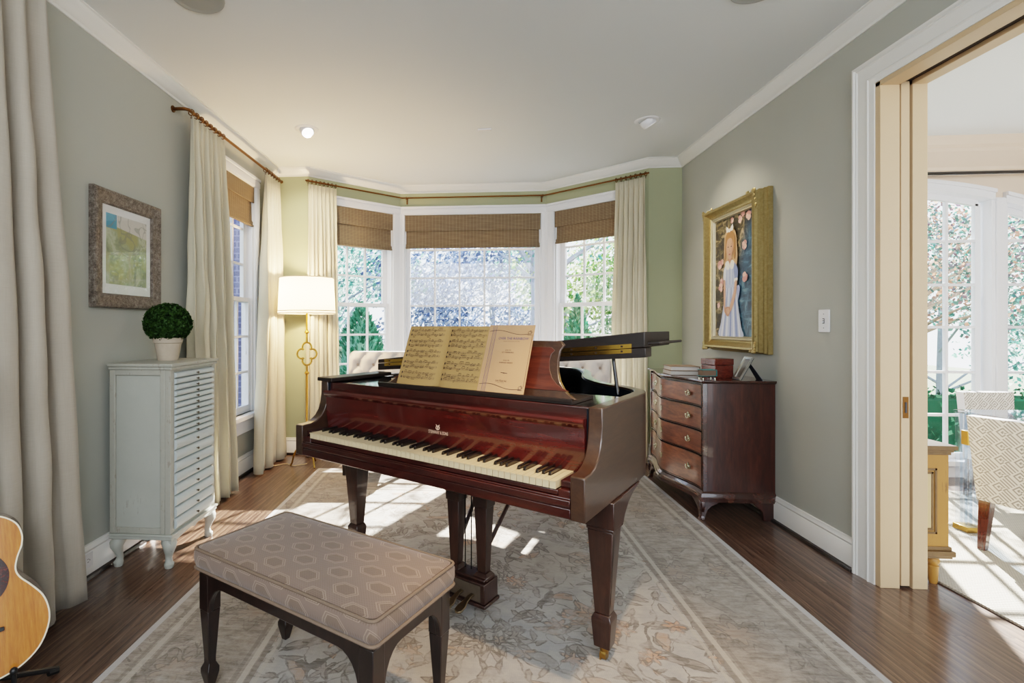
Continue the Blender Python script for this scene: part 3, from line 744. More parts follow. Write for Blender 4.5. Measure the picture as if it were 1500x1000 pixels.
# sliding shelf and music desk
mb = MB(); mb.box(-.345, .615, .185, .40, .9455, .957); mb.box(-.345, .615, .178, .192, .955, .966); mb.box(.50, .56, .19, .3, .9447, .9460); 
mb.build('desk_shelf', M['darklid'], piano, bevel=.003)
tl = math.tan(R(24)); zb = .9575
def dk(x, z, off=0): return (x, .232 + (z - zb) * tl + off, z)
def deskpoly(inset, z0, z1):
    # right side flares out to the foot in a concave curve, mirrored on the left
    cx = .137; pts = []
    prof = [(.478, 0), (.455, .010), (.425, .030), (.400, .062), (.385, .10), (.378, .14), (.380, .178), (.392, .198), (.375, .2145)]
    prof = [(a - inset, z0 + (b / .2145) * (z1 - z0)) for a, b in prof]
    return [(cx + a, b) for a, b in prof] + [(cx - a, b) for a, b in prof[::-1]]
mb = MB(); po = deskpoly(0, zb, zb + .2145); n = len(po)
vs = [dk(x, z) for x, z in po] + [dk(x, z, .017) for x, z in po]
mb.add(vs, [tuple(range(n))[::-1], tuple(range(n, 2 * n))] + [(i, (i + 1) % n, n + (i + 1) % n, n + i) for i in range(n)])
dsk = mb.build('music_desk', M['piano_side'], piano, bevel=.004)
mb = MB(); pi_ = deskpoly(.035, zb + .028, zb + .190); n = len(pi_)
vs = [dk(x, z, -.0025) for x, z in pi_] + [dk(x, z, .004) for x, z in pi_]
mb.add(vs, [tuple(range(n))[::-1], tuple(range(n, 2 * n))] + [(i, (i + 1) % n, n + (i + 1) % n, n + i) for i in range(n)])
mb.build('inset_panel', M['desk'], dsk, bevel=.001)
# legs
def leg(cx, cy, flip):
    b = MB()
    b.stackpost(cx, cy, [(.500, .053), (.5985, .053)])
    b.stackpost(cx, cy, [(.488, .050), (.500, .050)])
    b.stackpost(cx, cy, [(.176, .027), (.488, .047)])
    b.stackpost(cx, cy, [(.052, .029), (.150, .0365), (.160, .036), (.176, .028)])
    # raised panel on each face
    for a, bb in ((0, -1), (1, 0), (-1, 0)):
        q = []
        for z, h in ((.20, .0285), (.47, .0459)):
            for t in (-.66, .66):
                q.append((cx + (a * (h + .001) if a else t * h), cy + (bb * (h + .001) if bb else t * h), z))
        b.add(q, [(0, 1, 3, 2)])
    # curved bracket up to the case behind the leg
    br = [(cy + .05, .488), (cy + .05, .598), (cy + .29, .598), (cy + .20, .582), (cy + .13, .555), (cy + .085, .52), (cy + .062, .488)]
    b.prism(br, 'x', cx - .05, cx + .05)
    o = b.build('leg', M['piano_leg'], piano, bevel=.003)
    c = MB(); c.lathe([(.0, .024), (.014, .024), (.016, .05), (.012, .056), (0, .056)], 14, (cx, cy, 0)); c.box(cx - .010, cx - .005, cy - .02, cy + .02, .0, .03)
    c.tube([(cx - .011, cy, .0195), (cx + .011, cy, .0195)], .0195, 18); c.build('caster', M['brass'], o)
leg(.692, .30, 1); leg(-.65, .34, -1); leg(-.10, 1.55, 1)
# pedal lyre
ly = .29
M['pedal'] = simple('tarnished pedal', '#8b7d66', .35, 1, var=.2, vscale=40)
b = MB()
for cx in (.035, .178):
    b.stackpost(cx, ly, [(.150, .034), (.164, .034), (.178, .022)]); b.stackpost(cx, ly, [(.178, .020), (.46, .031)]); b.stackpost(cx, ly, [(.46, .035), (.50, .036), (.50, .040), (.598, .040)])
lyre = b.build('pedal_lyre', M['piano_leg'], piano, bevel=.003)
b = MB(); b.box(-.005, .218, ly - .062, ly + .05, .066, .150); b.box(-.011, .224, ly - .068, ly + .056, .050, .066); b.box(.004, .209, ly - .048, ly + .04, .150, .162)
b.build('pedal_box', M['piano_leg'], lyre, bevel=.004)
for x in (.075, .107, .139):
    r = MB(); r.tube([(x, ly + .01, .15), (x, ly + .01, .6)], .003, 6); r.build('pedal_rod', M['black'], lyre)
b = MB(); b.box(.02, .20, ly - .066, ly - .062, .075, .142); b.build('pedal_plate', simple('worn pedal plate', '#6f665c', .45, .7, var=.2, vscale=40), lyre)
for x in (.052, .107, .162):
    p = MB(); pts = [(x, ly - .05, .098), (x, ly - .09, .098), (x, ly - .12, .09), (x, ly - .15, .082)]
    rings = []
    for (px_, py_, pz_), w in zip(pts + [(x, ly - .175, .076), (x, ly - .185, .074)], (.009, .009, .011, .019, .017, .006)):
        rings.append([(px_ - w, py_, pz_ - .004), (px_ + w, py_, pz_ - .004), (px_ + w, py_, pz_ + .004), (px_ - w, py_, pz_ + .004)])
    p.loft(rings); p.build('pedal', M['pedal'], lyre, bevel=.002)
for x, dx in ((.035, -.0), (.178, .06)):
    p = MB(); p.tube([(x, ly + .03, .27), (x + dx, ly + .30, .60)], .0095, 6); p.build('lyre_brace', M['piano_leg'], lyre)

# ---------------------------------------------------------------- sheet music on the desk
tl2 = math.tan(R(22)); z_sh = .9665
def page_pt(u, v, off=0):
    """u metres along the desk, v metres up the page"""
    z = z_sh + v * math.cos(R(22)); return (u, .196 + v * math.sin(R(22)) - off, z)
def sheet(name, label, x0, x1, hgt, curl, mats, marks, shearx=0):
    root = thing(name, label, 'sheet music', piano.location, R(-33.5))
    def warp(u, v, off=0):
        t = (u - x0) / (x1 - x0); x, y, z = page_pt(u + shearx * v, v, off)
        return (x, y - curl(t, v / hgt), z)
    mb = MB(); n = 24; m = 10
    mb.grid(lambda a, b_: warp(x0 + (x1 - x0) * a, hgt * b_), n, m)
    mb.grid(lambda a, b_: warp(x0 + (x1 - x0) * a, hgt * b_, -.0012), n, m)
    mb.build('page', mats[0], root, smooth=60)
    mk = MB()
    def line(u0, v0, u1, v1, w=.0007, mi=0):
        k_ = max(2, int(abs(u1 - u0) / .02) + 1)
        pts = [(u0 + (u1 - u0) * i / k_, v0 + (v1 - v0) * i / k_) for i in range(k_ + 1)]
        vert = abs(v1 - v0) > abs(u1 - u0)
        for (a, b_), (c, d) in zip(pts, pts[1:]):
            if vert: q = [(a - w, b_), (a + w, b_), (c + w, d), (c - w, d)]
            else: q = [(a, b_ - w), (c, d - w), (c, d + w), (a, b_ + w)]
            mk.add([warp(x, y, .0010) for x, y in q], [(0, 1, 2, 3)], mi)
    def blob(u, v, rx, ry, mi=0):
        mk.add([warp(u + rx * math.cos(2 * PI * i / 7), v + ry * math.sin(2 * PI * i / 7), .0012) for i in range(7)], [tuple(range(7))], mi)
    def text(s, size, cu, cv, xs=1, mi=0, shear=0):
        vs, fs = text_mesh(s, size, 'CENTER', xs, shear); mk.add([warp(cu + a, cv + b_, .0012) for a, b_ in vs], fs, mi)
    marks(line, blob, text); mk.build('printed_notes' if 'page' in label else 'cover_printing', mats[1:], root, smooth=0)
    return root
rnd = random.Random(5)
def notes(line, blob, text):
    for px0 in (-.222, .006):
        for sys_ in range(5):
            vtop = .268 - sys_ * .052
            for st in range(2):
                vb = vtop - st * .021
                for l in range(5): line(px0, vb - l * .0021, px0 + .190, vb - l * .0021, .00022, 1)
                blob(px0 + .004, vb - .004, .003, .0055); line(px0 + .004, vb + .002, px0 + .004, vb - .011, .0006)
                u = px0 + .016
                while u < px0 + .185:
                    k_ = rnd.randint(2, 4); dv = rnd.uniform(-.0065, .001); st_ = rnd.choice((1, -1)); ends = []
                    for j in range(k_):
                        v = vb + dv + rnd.uniform(-.0025, .0025); blob(u, v, .0017, .0013); line(u + st_ * .0015, v, u + st_ * .0015, v + st_ * .008, .00035); ends.append((u + st_ * .0015, v + st_ * .008)); u += .0062
                        if u > px0 + .187: break
                    if len(ends) > 1: line(ends[0][0], ends[0][1], ends[-1][0], ends[-1][1], .0008)
                    u += .005
                for bar in range(5): line(px0 + bar * .0475, vb, px0 + bar * .0475, vb - .0084, .0003)
            line(px0, vtop, px0, vtop - .0295, .0006)
            line(px0 + .02, vtop - .0145, px0 + .16, vtop - .0145, .0004, 1)
open_pages = sheet('sheet_music', 'two open yellowed pages of printed piano music on the desk', -.238, .212, .285,
                   lambda t, v: .010 * math.exp(-((t - .505) / .06) ** 2) * -1 + .012 * math.sin(PI * min(1, t * 2 if t < .5 else (t - .5) * 2)) * .6 + .002, [M['paper'], M['ink'], M['ink_soft']], notes)
def cover(line, blob, text):
    c0 = .205; 
    for i, w in enumerate((.0008, .0004, .0004, .0008)): line(c0 + .022 + i * .0055, 0, c0 + .022 + i * .0055, .285, w, 1)
    # scroll rules at head and foot with a curl at the right-hand end
    def scroll(v0, sgn):
        pr = None
        for i in range(33):
            t = i / 32; u = c0 + .006 + .185 * t; v = v0 + .007 * math.sin(t * PI * 1.9) - .008 * t
            if pr: line(pr[0], pr[1], u, v, .0008, 0)
            pr = (u, v)
        pr = None
        for i in range(17):
            a = 2 * PI * i / 12; q = .010 - .0003 * i; p_ = (c0 + .194 + q * math.sin(a), v0 - .004 + q * math.cos(a) * .8)
            if pr: line(pr[0], pr[1], p_[0] + 1e-5, p_[1], .0009, 0)
            pr = p_
        line(c0 + .185, v0 - .014, c0 + .203, v0 - .014, .0009, 0)
    scroll(.262, 1); scroll(.030, -1)
    line(c0 + .207, .03, c0 + .207, .25, .0007, 0)
    text('OVER THE RAINBOW', .0155, c0 + .125, .226, .92, 1); text('FROM THE M.G.M. PICTURE', .0055, c0 + .12, .2165, 1.1, 2)
    text('LYRIC BY', .0065, c0 + .113, .178, 1, 0); text('E.Y. HARBURG', .0075, c0 + .113, .168, 1.1, 0)
    text('MUSIC BY', .0065, c0 + .113, .134, 1, 0); text('HAROLD ARLEN', .0075, c0 + .113, .124, 1.1, 0)
    line(c0 + .098, .084, c0 + .128, .082, .0009, 0); blob(c0 + .113, .083, .004, .0018)
    text('Leo Feist inc.', .0125, c0 + .107, .046, .8, 0, .3); text('NEW YORK', .0045, c0 + .107, .0405, 1.3, 2)
cov = sheet('song_cover', 'loose pinkish song cover reading OVER THE RAINBOW at the right of the desk', .205, .418, .290, lambda t, v: .006 + .006 * math.sin(PI * t) + (.02 * max(0, t - .85)) * v, [M['paper_pink'], M['ink'], M['ink_blue'], M['ink_soft']], cover)
# ================================================================ piano bench
bench = thing('piano_bench', 'dark wood piano bench with taupe hexagon-patterned cushion', 'bench', (-.483, 1.649, 0), R(-29.5))
bw, bd = .395, .200     # half length and half depth
def rrect(w, d, r, n=5):
    pts = []
    for sx, sy, a0 in ((1, 1, 0), (-1, 1, 90), (-1, -1, 180), (1, -1, 270)):
        for i in range(n + 1):
            a = R(a0 + 90 * i / n); pts.append((sx * (w - r) + r * math.cos(a), sy * (d - r) + r * math.sin(a)))
    return pts
mb = MB()
rings = []
for z, e, r in ((.412, -.006, .018), (.418, 0, .02), (.44, .006, .022), (.468, .006, .022), (.482, 0, .020)): rings.append([(x, y, z) for x, y in rrect(bw + e, bd + e, r)])
mb.loft(rings, cap=False)
def dome(a, b):
    x = (a * 2 - 1) * (bw - .004); y = (b * 2 - 1) * (bd - .004)
    ex = max(0, 1 - abs(a * 2 - 1) ** 5) * max(0, 1 - abs(b * 2 - 1) ** 5)
    # round the plan corners
    ox, oy = abs(x) - (bw - .024), abs(y) - (bd - .024)
    if ox > 0 and oy > 0:
        l = math.hypot(ox, oy); k_ = max(ox, oy) / l if l else 1; x = math.copysign(bw - .024 + ox * k_, x); y = math.copysign(bd - .024 + oy * k_, y)
    return (x, y, .482 + .022 * ex)
mb.grid(dome, 40, 26)
cush = mb.build('cushion', M['bench_fab'], bench, smooth=60)
for z, e in ((.480, .002), (.416, .003)):
    p = MB(); p.tube([(x, y, z) for x, y in rrect(bw + e, bd + e, .021, 6)], .0048, 8, closed=True); p.build('piping', M['bench_pipe'], cush)
mb = MB(); fx, fy = bw - .012, bd - .012
mb.box(-fx, fx, -fy, fy, .395, .412)
def apron_poly(h):
    return [(-h, .400), (h, .400), (h, .345), (h - .055, .345)] + [(h - .055 - .05 * t, .345 + .027 * math.sin(t * PI / 2)) for t in (.3, .6, 1)] + [(-h + .055 + .05 * t, .345 + .027 * math.sin(t * PI / 2)) for t in (1, .6, .3)] + [(-h + .055, .345), (-h, .345)]
def apron_arch(h, r):
    return [(-h, .400), (h, .400), (h, .40 - .01), (h, .26)] + [(h - .048 - r * (1 - math.cos(t)), .27 + .095 * math.sin(t)) for t in [i * PI / 12 for i in range(7)]] + [(-(h - .048 - r * (1 - math.cos(t))), .27 + .095 * math.sin(t)) for t in [i * PI / 12 for i in range(6, -1, -1)]] + [(-h, .26)]
for y0, y1 in ((-fy, -fy + .02), (fy - .02, fy)): mb.prism(apron_arch(fx - .004, .075), 'y', y0, y1)
for x0, x1 in ((-fx, -fx + .02), (fx - .02, fx)): mb.prism(apron_arch(fy - .004, .07), 'x', x0, x1)
mb.build('frame', M['bench_leg'], bench, bevel=.003, smooth=40)
for sx in (-1, 1):
    for sy in (-1, 1):
        l = MB(); cx, cy = sx * (fx - .024), sy * (fy - .024)
        l.stackpost(cx, cy, [(.27, .025), (.396, .025)]); l.stackpost(cx, cy, [(0, .011), (.055, .0225), (.07, .0225), (.088, .0145), (.105, .0145), (.27, .024)])
        l.build('leg', M['bench_leg'], bench, bevel=.003)

# ================================================================ rug
rug = MB(); rug.loft([[(x, y, z) for x, y in rrect(1.375 - e, 1.83 - e, .012, 2)] for z, e in ((.0004, 0), (.0022, 0), (.0030, .003))])
ro = rug.build('area_rug', M['rug'], loc=(.085, 2.52, 0)); tag(ro, 'large faded cream and grey floral rug under the piano', 'rug')

# ================================================================ tall narrow drawer cabinet (left wall)
cab = thing('drawer_cabinet', 'tall narrow distressed grey cabinet of thin drawers on cabriole legs', 'cabinet', (-1.655, 2.70, 0))
# local: x across depth (front at +.165), y along the wall
fxn, bk_, y0, y1 = .160, -.165, -.228, .228
b = MB(); zt0, zt1 = .178, 1.012
b.box(bk_, fxn - .012, y0 + .012, y1 - .012, zt0, zt1)
for yy in (y0, y1 - .02):      # side frames around a recessed panel
    s_ = -1 if yy == y0 else 1
    ya_, yb_ = (y0, y0 + .013) if s_ < 0 else (y1 - .013, y1)
    b.box(bk_, bk_ + .03, ya_, yb_, zt0, zt1, 1); b.box(fxn - .055, fxn - .0305, ya_, yb_, zt0, zt1, 1)
    b.box(bk_ + .03, fxn - .055, ya_, yb_, zt1 - .03, zt1, 1); b.box(bk_ + .03, fxn - .055, ya_, yb_, zt0, zt0 + .03, 1)
for yy in (y0, y1):            # front stiles
    s_ = 1 if yy == y0 else -1
    b.box(fxn - .03, fxn, min(yy, yy + s_ * .036), max(yy, yy + s_ * .036), zt0, zt1, 2)
b.box(fxn - .03, fxn - .002, y0 + .002, y1 - .002, zt1 - .012, zt1 + .004); b.box(fxn - .03, fxn - .002, y0 + .002, y1 - .002, zt0 - .01, zt0 + .02)
b.build('cabinet_body', [M['cab'], M['cab_edge'], M['cab_edge']], cab, bevel=.003)
b = MB(); b.box(bk_ - .004, fxn + .018, y0 - .016, y1 + .016, 1.026, 1.042); b.box(bk_ - .002, fxn + .010, y0 - .009, y1 + .009, 1.010, 1.026); b.build('cabinet_top', M['cab_edge'], cab, bevel=.004)
b = MB(); b.box(bk_, fxn + .008, y0 - .006, y1 + .006, .150, .166); b.box(bk_, fxn + .014, y0 - .010, y1 + .010, .166, .178)
# scalloped apron at the front
ap = [(y0, .152)] + [(y0 + (y1 - y0) * i / 16, .118 + .030 * abs(math.sin(PI * i / 16)) ** .7 - (.012 if i in (8,) else 0)) for i in range(17)] + [(y1, .152)]
b.prism(ap, 'x', fxn - .012, fxn + .004); b.build('base_moulding', M['cab'], cab, bevel=.003)
for sx, xx in ((1, fxn - .03), (-1, bk_ + .035)):
    for sy, yy in ((-1, y0 + .035), (1, y1 - .035)):
        l = MB(); rings = []
        for z, off, h in ((.150, .0, .034), (.128, .008, .038), (.10, .012, .030), (.07, .006, .020), (.045, .001, .016), (.028, .004, .019), (.022, .006, .024), (.010, .006, .023), (.0, .006, .020)):
            q = []
            for i in range(10):
                a = 2 * PI * i / 10; q.append((xx + sx * off + h * math.cos(a), yy + sy * off + h * math.sin(a), z))
            rings.append(q)
        l.loft(rings)
        # knee brackets
        l.prism([(yy, .150), (yy - sy * .085, .150), (yy - sy * .06, .135), (yy - sy * .035, .122), (yy, .105)], 'x', xx - .012, xx + .012)
        l.build('leg', M['cab'], cab, smooth=50, bevel=.0)
za = .995; heights = [.0312] * 11 + [.0578] * 8; knob0 = None; z = za
protos = {}
for h_ in heights:
    if h_ not in protos:
        d = MB(); g = .0022
        prof = [(fxn - .02, g), (fxn + .000, g), (fxn + .010, g + h_ * .12), (fxn + .014, h_ * .5), (fxn + .010, h_ - g - h_ * .12), (fxn + .0, h_ - g), (fxn - .02, h_ - g)]
        n_ = len(prof); ya_, yb_ = y0 + .037, y1 - .037
        d.loft([[(p, yv, q) for p, q in prof] for yv in (ya_, yb_)])
        o = d.build('drawer', M['cab_front'], cab, smooth=50); protos[h_] = o
        kn = MB(); kn.tube([(fxn + .012, 0, h_ / 2), (fxn + .020, 0, h_ / 2)], .003, 8); kn.sphere((fxn + .024, 0, h_ / 2), (.0055, .0065, .0065), 10, 6); kn.build('knob', M['pewter'], o)
    else: o = dup(protos[h_], cab)
    z -= h_; o.location = (0, 0, z)

# ---------------------------------------------------------------- boxwood ball in a clay pot
pot = thing('potted_boxwood', 'round clipped boxwood ball in a chalky clay pot on the tall cabinet', 'plant', (-1.668, 2.735, 1.042))
b = MB(); b.lathe([(.0, 0), (.050, 0), (.056, .02), (.068, .095), (.0745, .098), (.077, .125), (.070, .127), (.066, .11), (.0, .108)], 28); b.build('pot', M['terracotta'], pot)
b = MB(); b.tube([(0, 0, .10), (0, 0, .2)], .006, 6); b.build('stem', M['bark_tan'], pot)
def leafball(mb, c, r, n, size, squash=1.0, rnd=random.Random(3), inner=.86):
    for i in range(n):
        while True:
            d = Vector((rnd.uniform(-1, 1), rnd.uniform(-1, 1), rnd.uniform(-1, 1)))
            if .1 < d.length < 1: break
        d.normalize(); p = Vector((c[0] + d.x * r * rnd.uniform(inner, 1.03), c[1] + d.y * r * rnd.uniform(inner, 1.03), c[2] + d.z * r * squash * rnd.uniform(inner, 1.03)))
        t = (d + Vector((rnd.uniform(-1, 1), rnd.uniform(-1, 1), rnd.uniform(-1, 1))) * .9).normalized(); u = t.orthogonal().normalized(); u = (Matrix.Rotation(rnd.uniform(0, 6.28), 3, t) @ u); v = t.cross(u); s = size * rnd.uniform(.7, 1.3)
        mb.add([p - u * s, p + v * s * .5 + t * s * .15, p + u * s, p - v * s * .5 + t * s * .15], [(0, 1, 2, 3)])
b = MB(); leafball(b, (0, 0, .205), .122, 3000, .0125, .9, inner=.88); b.sphere((0, 0, .205), (.106, .106, .094), 16, 10)
b.build('foliage', M['box_leaf'], pot, smooth=0)

# ---------------------------------------------------------------- framed watercolour (left wall)
pic = thing('framed_watercolour', 'abstract green and blue watercolour in a carved grey wood frame', 'picture', (XL, 2.655, 1.63))
# local: x out of the wall, y along it (+y away from camera), z up
k = N('carved silver frame'); v = k.tc('Object'); f = k.noise(v, 150, 4, .7); g2 = k.noise(v, 45, 3)
k_c = k.ramp(k.ma('ADD', k.ma('MULTIPLY', f, .6), k.ma('MULTIPLY', g2, .4)), [(.36, lin('#453b32')), (.5, lin('#6d635a')), (.66, lin('#9a9389'))]); M['carved'] = k.done(k.pbr(k_c, .5, .15, normal=k.bump(f, 1, .006)))
def picframe(mb, w, h, prof, mi=0):
    """mitred frame; prof = (distance in from the outer edge, height off the wall)"""
    rings = []
    for sy, sz in ((-1, -1), (1, -1), (1, 1), (-1, 1)): rings.append([(pr, sy * (w - e), sz * (h - e)) for e, pr in prof])
    mb.loft(rings, mi, loop=True)
b = MB(); picframe(b, .276, .303, [(0, 0), (0, .026), (.006, .034), (.018, .036), (.026, .030), (.048, .026), (.060, .020), (.068, .022), (.074, .014), (.076, 0)]); b.build('frame', M['carved'], pic, smooth=30)
k = N('watercolour'); v = k.tc('Object'); s = k.sep(v); w_ = k.noise(v, 9, 5, .6, 1.2)
gr = k.ramp(w_, [(.3, lin('#7d8a70')), (.5, lin('#9da585')), (.62, lin('#b9bfa4')), (.75, lin('#85897e'))])
yel = k.mix(k.ramp(k.noise(k.map(v, loc=(2, 1, 1)), 6, 3), [(.5, (0, 0, 0)), (.6, (1, 1, 1))]), gr, lin('#a3a272'))
top = k.ma('GREATER_THAN', k.ma('ADD', s[2], k.ma('MULTIPLY', s[1], .12)), .115)
c = k.mix(top, yel, lin('#cfccc4')); bl = k.ma('MULTIPLY', k.ma('GREATER_THAN', k.ma('ADD', s[2], k.ma('MULTIPLY', w_, .01)), .118), k.ma('LESS_THAN', s[1], -.085))
c = k.mix(bl, c, k.mix(w_, lin('#3a86a6'), lin('#6ba6ba')))
vines = k.ma('LESS_THAN', k.ma('ABSOLUTE', k.ma('SUBTRACT', k.noise(v, 5, 2, .5, 1.5), .5)), .016); c = k.mix(k.ma('MULTIPLY', vines, .5), c, lin('#7d8278'))
M['watercol'] = k.done(k.pbr(c, .9))
b = MB(); b.box(.004, .008, -.205, .205, -.232, .232); b.build('mat_board', simple('white mount', '#e4e4e2', .9), pic)
b = MB(); b.box(.008, .0095, -.165, .165, -.178, .188); b.build('artwork', M['watercol'], pic)
b = MB(); b.box(.012, .014, -.203, .203, -.23, .23); b.build('glazing', M['glass'], pic)

# ================================================================ serpentine chest of drawers (right wall)
chest = thing('serpentine_chest', 'serpentine mahogany chest with four bow-front drawers and brass pulls', 'chest of drawers', (1.72, 3.866, 0))
# local: front is -x; y runs along the wall; y = -.476 is the near side
xb, ye_ = .215, .470
def sf(t): # front x for t in -1..1 : bulging serpentine
    return -.222 - .085 * (.5 + .5 * math.cos(PI * t)) ** 1.0 + .012 * math.sin(PI * abs(t)) 
NS = 28
def plan(e=0, ends=0):
    pts = [(sf(2 * i / NS - 1) - e, (2 * i / NS - 1) * (ye_ + ends)) for i in range(NS + 1)]
    return pts + [(xb, ye_ + ends), (xb, -ye_ - ends)]
b = MB(); b.prism(plan(-.012), 'z', .175, .868); b.build('chest_body', M['chest_side'], chest, smooth=35)
b = MB(); b.loft([[(x, y, z) for x, y in plan(e, g)] for z, e, g in ((.866, .004, .006), (.872, .014, .014), (.879, .018, .018), (.886, .014, .016))]); b.build('chest_top', M['chest_trim'], chest, smooth=35)
b = MB(); b.loft([[(x, y, z) for x, y in plan(e, g)] for z, e, g in ((.115, .02, .016), (.14, .022, .018), (.15, .016, .012), (.162, .016, .012), (.172, .006, .006), (.178, 0, 0))]); b.build('base_moulding', M['chest_trim'], chest, smooth=35)
def curved(mb, t0, t1, z0, z1, e0, e1, n=24, mi=0):
    rings = []
    for i in range(n + 1):
        t = t0 + (t1 - t0) * i / n; x = sf(t); y = t * ye_; rings.append([(x - e0, y, z0), (x - e1, y, z0 + .003), (x - e1, y, z1 - .003), (x - e0, y, z1)])
    mb.loft(rings, mi)
zs_ = [.185, .401, .556, .712, .858]
for i in range(4):
    d = MB(); curved(d, -.955, .955, zs_[i] + .008, zs_[i + 1] - .008, -.02, .001); dr = d.build('drawer', M['chest_front'], chest, smooth=35)
    r = MB()
    for z in (zs_[i] + .006, zs_[i + 1] - .006): curved(r, -.962, .962, z - .005, z + .005, -.014, .006)
    for t in (-.962, .962): curved(r, t - .008, t + .008, zs_[i] + .004, zs_[i + 1] - .004, -.014, .006, 2)
    r.build('cockbead', M['chest_trim'], dr, smooth=35)
    zc = (zs_[i] + zs_[i + 1]) / 2
    for t in (-.62, .62):
        x = sf(t) - .004; y = t * ye_; h = MB()
        plate = [(-.036, 0), (-.028, .012), (-.018, .008), (-.010, .02), (0, .025), (.010, .02), (.018, .008), (.028, .012), (.036, 0), (.028, -.014), (.016, -.010), (.006, -.020), (0, -.016), (-.006, -.020), (-.016, -.010), (-.028, -.014)]
        h.prism([(y + a, zc + bq) for a, bq in plate], 'x', x - .001, x + .003)
        for a in (-.024, .024): h.sphere((x - .006, y + a, zc + .003), .006, 8, 6)
        h.tube([(x - .008, y + .024 * math.cos(q) * -1, zc + .003 - .021 * math.sin(q)) for q in [PI * j / 10 for j in range(11)]], .0026, 6)
        h.build('bail_pull', M['bail'], dr)
    x = sf(0) - .004; h = MB(); h.prism([(a, zc + bq) for a, bq in ((-.011, .006), (-.016, .016), (0, .024), (.016, .016), (.011, .006), (.013, -.01), (0, -.022), (-.013, -.01))], 'x', x - .001, x + .004); h.build('escutcheon', M['bail'], dr)
b = MB(); 
for t in (-1, 1):
    y = t * (ye_ + .0012); b.box(sf(t) - .003, sf(t) + .026, min(y, y - t * .014), max(y, y - t * .014), .175, .868)
b.build('corner_post', M['chest_trim'], chest, bevel=.003)
for sy in (-1, 1):
    f_ = MB(); y = sy * (ye_ + .004)       # ogee bracket foot at the front corner
    prof = [(.118, .0), (.118, -.015), (.09, -.02), (.06, -.012), (.035, .004), (.016, .0), (0, -.014), (0, .03)]
    pl_ = [(sf(1) - .018 + q, z) for z, q in ((.118, -.004), (.09, -.010), (.06, -.002), (.035, .008), (.014, .0), (0, -.010), (0, .030), (.03, .034), (.06, .045), (.085, .07), (.10, .105), (.118, .11))]
    f_.prism(pl_, 'y', min(y, y - sy * .022), max(y, y - sy * .022))
    pw = [(y - sy * q, z) for z, q in ((.118, -.006), (.09, -.011), (.06, -.004), (.035, .004), (.014, -.002), (0, -.010), (0, .034), (.03, .038), (.06, .05), (.085, .085), (.10, .125), (.118, .13))]
    f_.prism(pw, 'x', sf(1) - .016, sf(1) + .006)
    f_.build('bracket_foot', M['chest_trim'], chest, bevel=.003)
    g_ = MB(); pl_ = [(xb - q, z) for z, q in ((.118, 0), (0, 0), (0, .07), (.03, .072), (.06, .08), (.08, .10), (.10, .125), (.118, .13))]
    g_.prism(pl_, 'y', min(y, y - sy * .022), max(y, y - sy * .022)); g_.build('bracket_foot', M['chest_side'], chest, bevel=.003)
# near-side apron rail
# ---------------------------------------------------------------- things on the chest
zc = .886
M['mahbox'] = mahog('mahogany box', ('#33140f', '#5d2a20', '#7a4032'), scale=(6, 6, 14))
def book(name, label, loc, rz, w, d, h, cov, pages, group=None):
    t = thing(name, label, 'book', loc, rz, group)
    c = MB(); c.box(-w, w, -d, d, 0, .003); c.box(-w, w, -d, d, h - .003, h); c.box(w - .004, w, -d, d, 0, h); c.build('book_cover', cov, t, bevel=.001)
    p = MB(); p.box(-w + .006, w - .004, -d + .006, d - .006, .003, h - .003); p.build('page_block', pages, t); return t
M['pages'] = simple('pale page edges', '#c9c4bd', .8, var=.1, vscale=120)
M['brown_cover'] = simple('brown cloth cover', '#6a5444', .7, var=.15); M['tan_cover'] = simple('tan cloth cover', '#8d7660', .7, var=.1)
M['teal'] = simple('teal leather', '#2c7d7d', .5, var=.25, vscale=30); M['pewterframe'] = simple('silver photo frame', '#a3a4a0', .3, 1, var=.35, vscale=120)
book('wide_book', 'wide brown book lying flat under another on the chest', (1.535, 3.835, zc), R(-4), .100, .095, .031, M['brown_cover'], M['pages'])
book('wide_book', 'wide tan book lying on top of the brown book on the chest', (1.538, 3.837, zc + .0315), R(-4), .098, .092, .030, M['tan_cover'], M['pages'])
bx = thing('wooden_box', 'small plain mahogany box with flat lid on the chest', 'box', (1.685, 3.615, zc), R(14))
b = MB(); b.box(-.07, .07, -.065, .065, 0, .085); b.build('box_base', M['mahbox'], bx, bevel=.003); b = MB(); b.box(-.072, .072, -.067, .067, .0865, .128); b.build('box_lid', M['mahbox'], bx, bevel=.003)
tb = book('teal_book', 'small teal leather book on a little footed stand on the chest', (1.565, 3.495, zc + .020), R(8), .050, .032, .042, M['teal'], M['brown_cover'])
st = thing('book_stand', 'little dark footed stand under the teal book', 'stand', (1.565, 3.495, zc), R(8))
b = MB(); b.box(-.045, .045, -.028, .028, .014, .0195); b.build('stand_top', M['chest_trim'], st, bevel=.001)
for sx in (-1, 1):
    for sy in (-1, 1):
        l = MB(); l.lathe([(0.004, 0), (.005, .004), (.003, .009), (.006, .0145)], 8, (sx * .04, sy * .022, 0)); l.build('foot', M['bail'], st)
pf = thing('photo_frame', 'silver photo frame leaning back on a navy easel strut on the chest', 'photo frame', (1.735, 3.455, zc), R(0))
tilt = R(29)
def tf(x, y, z):  # plane of the frame faces -x; leans to +x going up
    return (x * math.cos(tilt) + z * math.sin(tilt), y, z * math.cos(tilt) - x * math.sin(tilt))
b = MB(); picframe(b, .048, .082, [(0, 0), (0, .008), (.004, .011), (.012, .009), (.017, .005), (.017, 0)])
b.v = [tf(-x - .002, y, z + .082) for x, y, z in b.v]; b.build('frame', M['pewterframe'], pf)
b = MB(); b.box(-.004, -.001, -.038, .038, .012, .152); b.v = [tf(*p) for p in b.v]; b.build('photograph', simple('grey photograph', '#55524e', .3, var=.5, vscale=40), pf)
